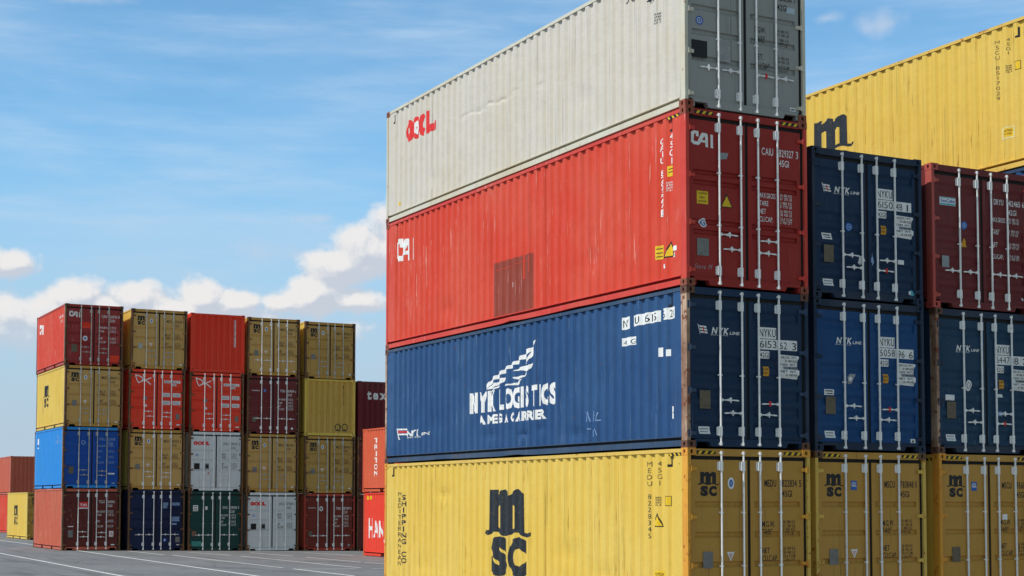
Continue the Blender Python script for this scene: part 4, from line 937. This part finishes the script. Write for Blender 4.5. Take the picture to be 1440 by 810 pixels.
c = far(xa-.02, 0, 0, P_BROWN, P_BROWN, 'red-oxide container with a small red sign, bottom of the leftmost far column', style='five', post=P_FARF, castmat=P_FARF, bars=GALV)
for d in c.doors: d.data.materials[0] = paint('shaded_oxide_door_paint', (.13, .028, .024), (.15, .038, .032), .5, .3, .3, .2)  # oxide of the sides, darkened to paint the doors as shaded
c.put([(*rect2d(.70, 1.08, 1.79, 2.03), REDV), (*rect2d(.70, 1.08, 1.74, 1.79), WHITEP), (*text2d('TAL', .74, 1.86, .10, .30, .05), WHITEP)], 'door', None, 'sign')
idcode(c, WHITE, 'TCLU', '214546', '3', '22G1', 1.98); text_block(c, WHITE, [1.58, 1.44, 1.18, .96]); c.put(rect2d(.26, .46, .55, .85), 'door', PLATE, 'data_plate', proud=.008)
c.put([(*rect2d(1.97, 2.15, .56, .80), WHITEP), (*rect2d(2.0, 2.12, .62, .74), PINKV)], 'door', None, 'sticker'); c.put(rect2d(.26, .48, .98, 1.02), 'door', WHITEP, 'sticker'); c.put(rect2d(2.05, 2.2, .20, .25), 'door', WHITEP, 'sticker')
# column two
xb = 2.56
c = far(xb, 3, -.05, P_MSC, P_MSCF, 'yellow container on top of the second far column from the left', style='three', post=P_FARF, castmat=P_FARF, bars=GALVD)
msc_door(c, 'MSCU', '251561', '9', '22G1', plate=plain('pale_label', (.45, .48, .42), wear=.3))
c = far(xb-.03, 2, -.05, P_RED2, P_RED2, 'bright red container with white bird logo, second far column from the left', style='three', post=P_FARF, castmat=P_FARF, bars=GALV)
bird(c)
c = far(xb-.02, 1, -.05, P_MSC, P_MSCF, 'yellow container between the bright red and the navy one in the second far column', style='three', post=P_FARF, castmat=P_FARF, bars=GALV)
msc_door(c, 'MEDU', '160353', '3', '22G1')
c = far(xb, 0, -.05, P_NAVY, P_NAVY, 'navy container with pale blue labels, bottom of the second far column', style='three', post=P_FARF, castmat=P_FARF, bars=GALV, handles='out')
c.put(merge(rect2d(1.49, 1.72, 1.93, 2.05), rect2d(1.88, 2.22, 1.93, 2.05), rect2d(1.49, 1.68, 1.80, 1.91), rect2d(1.88, 2.22, 1.25, 1.44), rect2d(1.88, 2.10, 1.10, 1.17)), 'door', LBLV, 'sticker')
c.put([(*merge(text2d('GVCU', 1.5, 1.95, .075, .20, .0), text2d('21767', 1.9, 1.95, .075, .28, .0), text2d('22G1', 1.5, 1.82, .07, .16, .0), text2d('30480 KG', 1.9, 1.37, .04, .28, .0), text2d('2200 KG', 1.9, 1.29, .04, .28, .0)), P_NAVY)], 'door', None, 'lettering', proud=.006)
c.put([(*rect2d(1.52, 1.66, .38, .52), BLUV), (*rect2d(1.56, 1.62, .42, .48), WHITEP)], 'door', None, 'sticker'); c.put(rect2d(2.05, 2.24, .35, .58), 'door', PLATE, 'data_plate', proud=.008); c.put(rect2d(2.1, 2.22, .22, .26), 'door', WHITEP, 'sticker')
# column three
xc = 5.19
c = far(xc, 3, -.09, P_RED2, P_RED2, 'bright red container showing a plain ribbed end, top of the third far column', flip=True)
c.put([(*rect2d(1.955, 2.035, 1.15, 2.36), plain('faded_pink_strip', (.70, .40, .38))), (*vtext2d('TTNU 3210456', 1.995, 2.34, .07, .097, .05, .0), WHITE)], 'end', None, 'sticker')
c = far(xc-.02, 2, -.09, P_RED2, P_RED2, 'bright red container with white bird logo, third far column from the left', style='three', post=P_FARF, castmat=P_FARF, bars=GALV)
bird(c)
c = far(xc-.01, 1, -.09, P_LGREY, P_LGREY, 'pale grey container with red logo, above the dark green one', style='three', post=P_FARF, castmat=P_FARF, bars=GALV, hot=(0,))
def oocl_far(c, num):
    c.put(oocl_logo(.21, 2.0, .72, .17), 'door', REDV, 'logo'); idcode(c, BLACK, 'OOLU', num, '2', '22G1', 2.02)
    weight_lines(c, BLACK, 1.44, 0, [1.56, 1.43, 1.13, 1.0], ['MGW.', 'TARE.', 'NET.', 'CU.CAP.'], W4, 1.90)
    c.put(rect2d(.23, .48, .95, 1.21), 'door', BLACKV, 'data_plate', proud=.006); c.put([(*rect2d(.72, .90, .95, 1.21), GRYV), (*rect2d(.74, .88, 1.0, 1.16), DARK)], 'door', None, 'data_plate')
    c.put([(*tri2d(.36, 1.52, .15, .13), BLUV), (*tri2d(.36, 1.54, .08, .06), WHITEP)], 'door', None, 'sticker')
oocl_far(c, '369423')
c = far(xc, 0, -.09, P_GREEN, P_GREEN, 'dark green container with a lighter green patch, bottom of the third far column', style='five', post=P_FARF, castmat=P_FARF, bars=GALV, handles='out')
idcode(c, WHITE, 'CRXU', '290901', '0', '2261', 1.82); text_block(c, WHITE, [1.50, 1.38, 1.22, 1.08]); c.put([(*rect2d(.22, .44, 1.72, 1.98), WHITEP), (*merge(rect2d(.25, .41, 1.90, 1.93), rect2d(.25, .41, 1.83, 1.85), rect2d(.25, .41, 1.76, 1.79)), DARK)], 'door', None, 'sticker')
c.put(rect2d(.76, .86, 1.78, 1.93), 'door', WHITEP, 'sticker'); c.put(rect2d(.17, .60, .20, .42), 'door', GREENV, 'repair_patch'); c.put(rect2d(.18, .36, .64, .86), 'door', plain('brown_label', (.25, .13, .08)), 'data_plate', proud=.008)
# column four
xd = 7.75
c = far(xd, 3, -.13, P_MSC, P_MSCF, 'yellow container on top of the fourth far column, grey square plate on its left door', style='three', post=P_FARF, castmat=P_FARF, bars=GALV, handles='out')
msc_door(c, 'MEDU', '290852', '6', '22G1')
c = far(xd, 2, -.13, P_MAR, P_MAR, 'maroon container with white lettering between two yellow ones in the fourth far column', style='five', post=P_FARF, castmat=P_FARF, bars=GALV, handles='out')
c.put(text2d('cronos', .22, 1.90, .06, .36, .02), 'door', WHITE); idcode(c, WHITE, 'TCNU', '104091', '0', '22G1', 1.88); text_block(c, WHITE, [1.52, 1.36, 1.22, 1.08]); c.put([(*disc2d(.82, 1.93, .07), BLUV), (*disc2d(.82, 1.93, .035), LBLV)], 'door', None, 'sticker')
c.put(rect2d(.24, .42, .52, .76), 'door', PLATEB, 'data_plate', proud=.008); c.put(disc2d(2.1, .26, .05), 'door', WHITEP, 'sticker')
c = far(xd-.01, 1, -.13, P_MSC, P_MSCF, 'yellow container directly above the pale grey one in the fourth far column', style='three', post=P_FARF, castmat=P_FARF, bars=GALVD)
msc_door(c, 'MEDU', '182043', '1', '22G1')
c = far(xd, 0, -.13, P_LGREY, P_LGREY, 'pale grey container with red logo on the ground, bottom of the fourth far column', style='three', post=P_FARF, castmat=P_FARF, bars=GALV, handles='out')
oocl_far(c, '877609')
# column five
xe = 10.46
c = far(xe, 3, -.17, P_MSC, P_MSCF, 'brownish yellow container on top of the fifth far column', style='three', post=P_FARF, castmat=P_FARF, bars=GALVD)
for d in c.doors: d.data.materials[0] = paint('shaded_ochre_door_paint', (.52, .31, .085), (.53, .34, .11), .6, .5, .6)  # yellow darkened for door-end shade, with its own dirt and rust
msc_door(c, 'MEDU', '185024', '1', '22G1', triangle=False)
c = far(xe, 2, -.17, P_MSC, P_MSC, 'yellow container with a plain ribbed end and round stencils, fifth far column', flip=True)
c.end.data.materials[0] = paint('mustard_end_paint', (.64, .40, .085), (.66, .43, .12), .6, .6, .5)
c.put(merge(ring2d(1.60, .42, .15, .16, .11, .12), ring2d(1.93, .42, .15, .16, .11, .12), rect2d(1.45, 2.08, .24, .27)), 'end', NAVY, 'logo'); c.put(vtext2d('MSCU2140', 1.86, 2.3, .09, .11, .08, .01), 'end', NAVY)
c = far(xe-.01, 1, -.17, P_MSC, P_MSCF, 'yellow container above the red-brown one in the fifth far column', style='three', post=P_FARF, castmat=P_FARF, bars=GALVD)
for d in c.doors: d.data.materials[0] = paint('shaded_ochre_door_paint', (.52, .31, .085))
msc_door(c, 'MSCU', '118940', '7', '22G1')
c = far(xe, 0, -.17, P_BROWN, P_REDF, 'red-brown container on the ground, bottom of the fifth far column', style='five', post=P_REDF, castmat=P_FARF, bars=GALV, handles='out')
for d in c.doors: d.data.materials[0] = paint('shaded_red_brown_door_paint', (.19, .034, .024), (.21, .045, .032), .5, .3, .3, .2)  # side red-brown taken down, door shade put into the colour
c.put(text2d('cronos', .20, 1.92, .055, .36, .02), 'door', WHITE); idcode(c, WHITE, 'TCNU', '111709', '0', '22G1', 1.86); text_block(c, WHITE, [1.52, 1.38, 1.22, 1.08]); c.put([(*disc2d(.82, 1.90, .09, 14, .11), WHITEP), (*disc2d(.82, 1.90, .05, 12, .07), PLATE)], 'door', None, 'sticker')
c.put(rect2d(.22, .40, .68, .90), 'door', PLATEB, 'data_plate', proud=.008); c.put(disc2d(2.16, .25, .06), 'door', GRYV, 'sticker')
# column six: three high, ribbed end wall with white writing, partly behind the near block
xf = 13.04
c = Container(xf, YF+.05, 2*HS-.19, L20, HS, P_TEX, P_TEX, 'deep maroon container with white writing on its ribbed end, behind the orange-red one', flip=True, group=G2)
c.put(merge(text2d('tex', .44, 1.78, .42, 1.0, .045, gap=.14), text2d('tainer', 1.70, 1.78, .42, .62, .03)), 'end', WHITEP)
Container(xf, YF+.05, HS-.19, L20, HS, P_MAR, P_MAR, 'maroon container behind the orange-red one, second level of the last far column', post=P_FARF, group=G2, style='five')
Container(xf, YF+.05, -.19, L20, HS, P_MAR, P_MAR, 'maroon container behind the scarlet one, on the ground in the last far column', post=P_FARF, group=G2, style='five')
# the two that stand forward, sunlit sides
G3 = 'two containers standing forward between the blocks'
c = Container(10.55, 33.05, -.16, L20, HS, P_HAN, P_HAN, 'scarlet container on the ground with white lettering, just left of the near block', group=G3, post=P_TRI)
c.put(merge(text2d('H', .50, .76, .80, .42, .03), text2d('ANJIN', 1.02, .80, .66, 2.0, .03)), 'side', WHITE)
c.put(rect2d(.36, .50, 2.28, 2.44), 'side', YELV, 'sticker'); c.put(rect2d(.66, .80, 2.30, 2.44), 'side', YELV, 'sticker')
c = Container(10.50, 33.05, -.16+HS, L20, HS, P_TRI, P_TRI, 'orange-red container with white letters running down its side, atop the scarlet one', group=G3)
c.put(vtext2d('TRITON', 1.36, 2.19, .20, .265, .27, .03), 'side', WHITE)

# ------------------------------------------------------------------ far left
G4 = 'containers at the far left edge'
c = Container(2.36, 67.15, gz(2.36, 67), L20, HS, P_MSC, P_MSC, 'lone yellow container on the ground at far left, black logo on its side', group=G4, post=P_MSCF)
c.put(ship_logo(1.95, .80, 1.45, 1.10), 'side', BLACK, 'logo'); msc_door(c, 'MSCU', '204417', '3', '22G1')
Container(5.13, 88.0, gz(5, 88), L40, HS, P_CAI, P_CAI, 'dull red container on the ground at the far left edge, behind the lone yellow one', group=G4, flip=True)
Container(5.10, 88.0, gz(5, 88)+HS, L40, HS, P_BROWN, P_BROWN, 'red-brown container with a dark ribbed end, upper of the two at the far left edge', group=G4, flip=True)
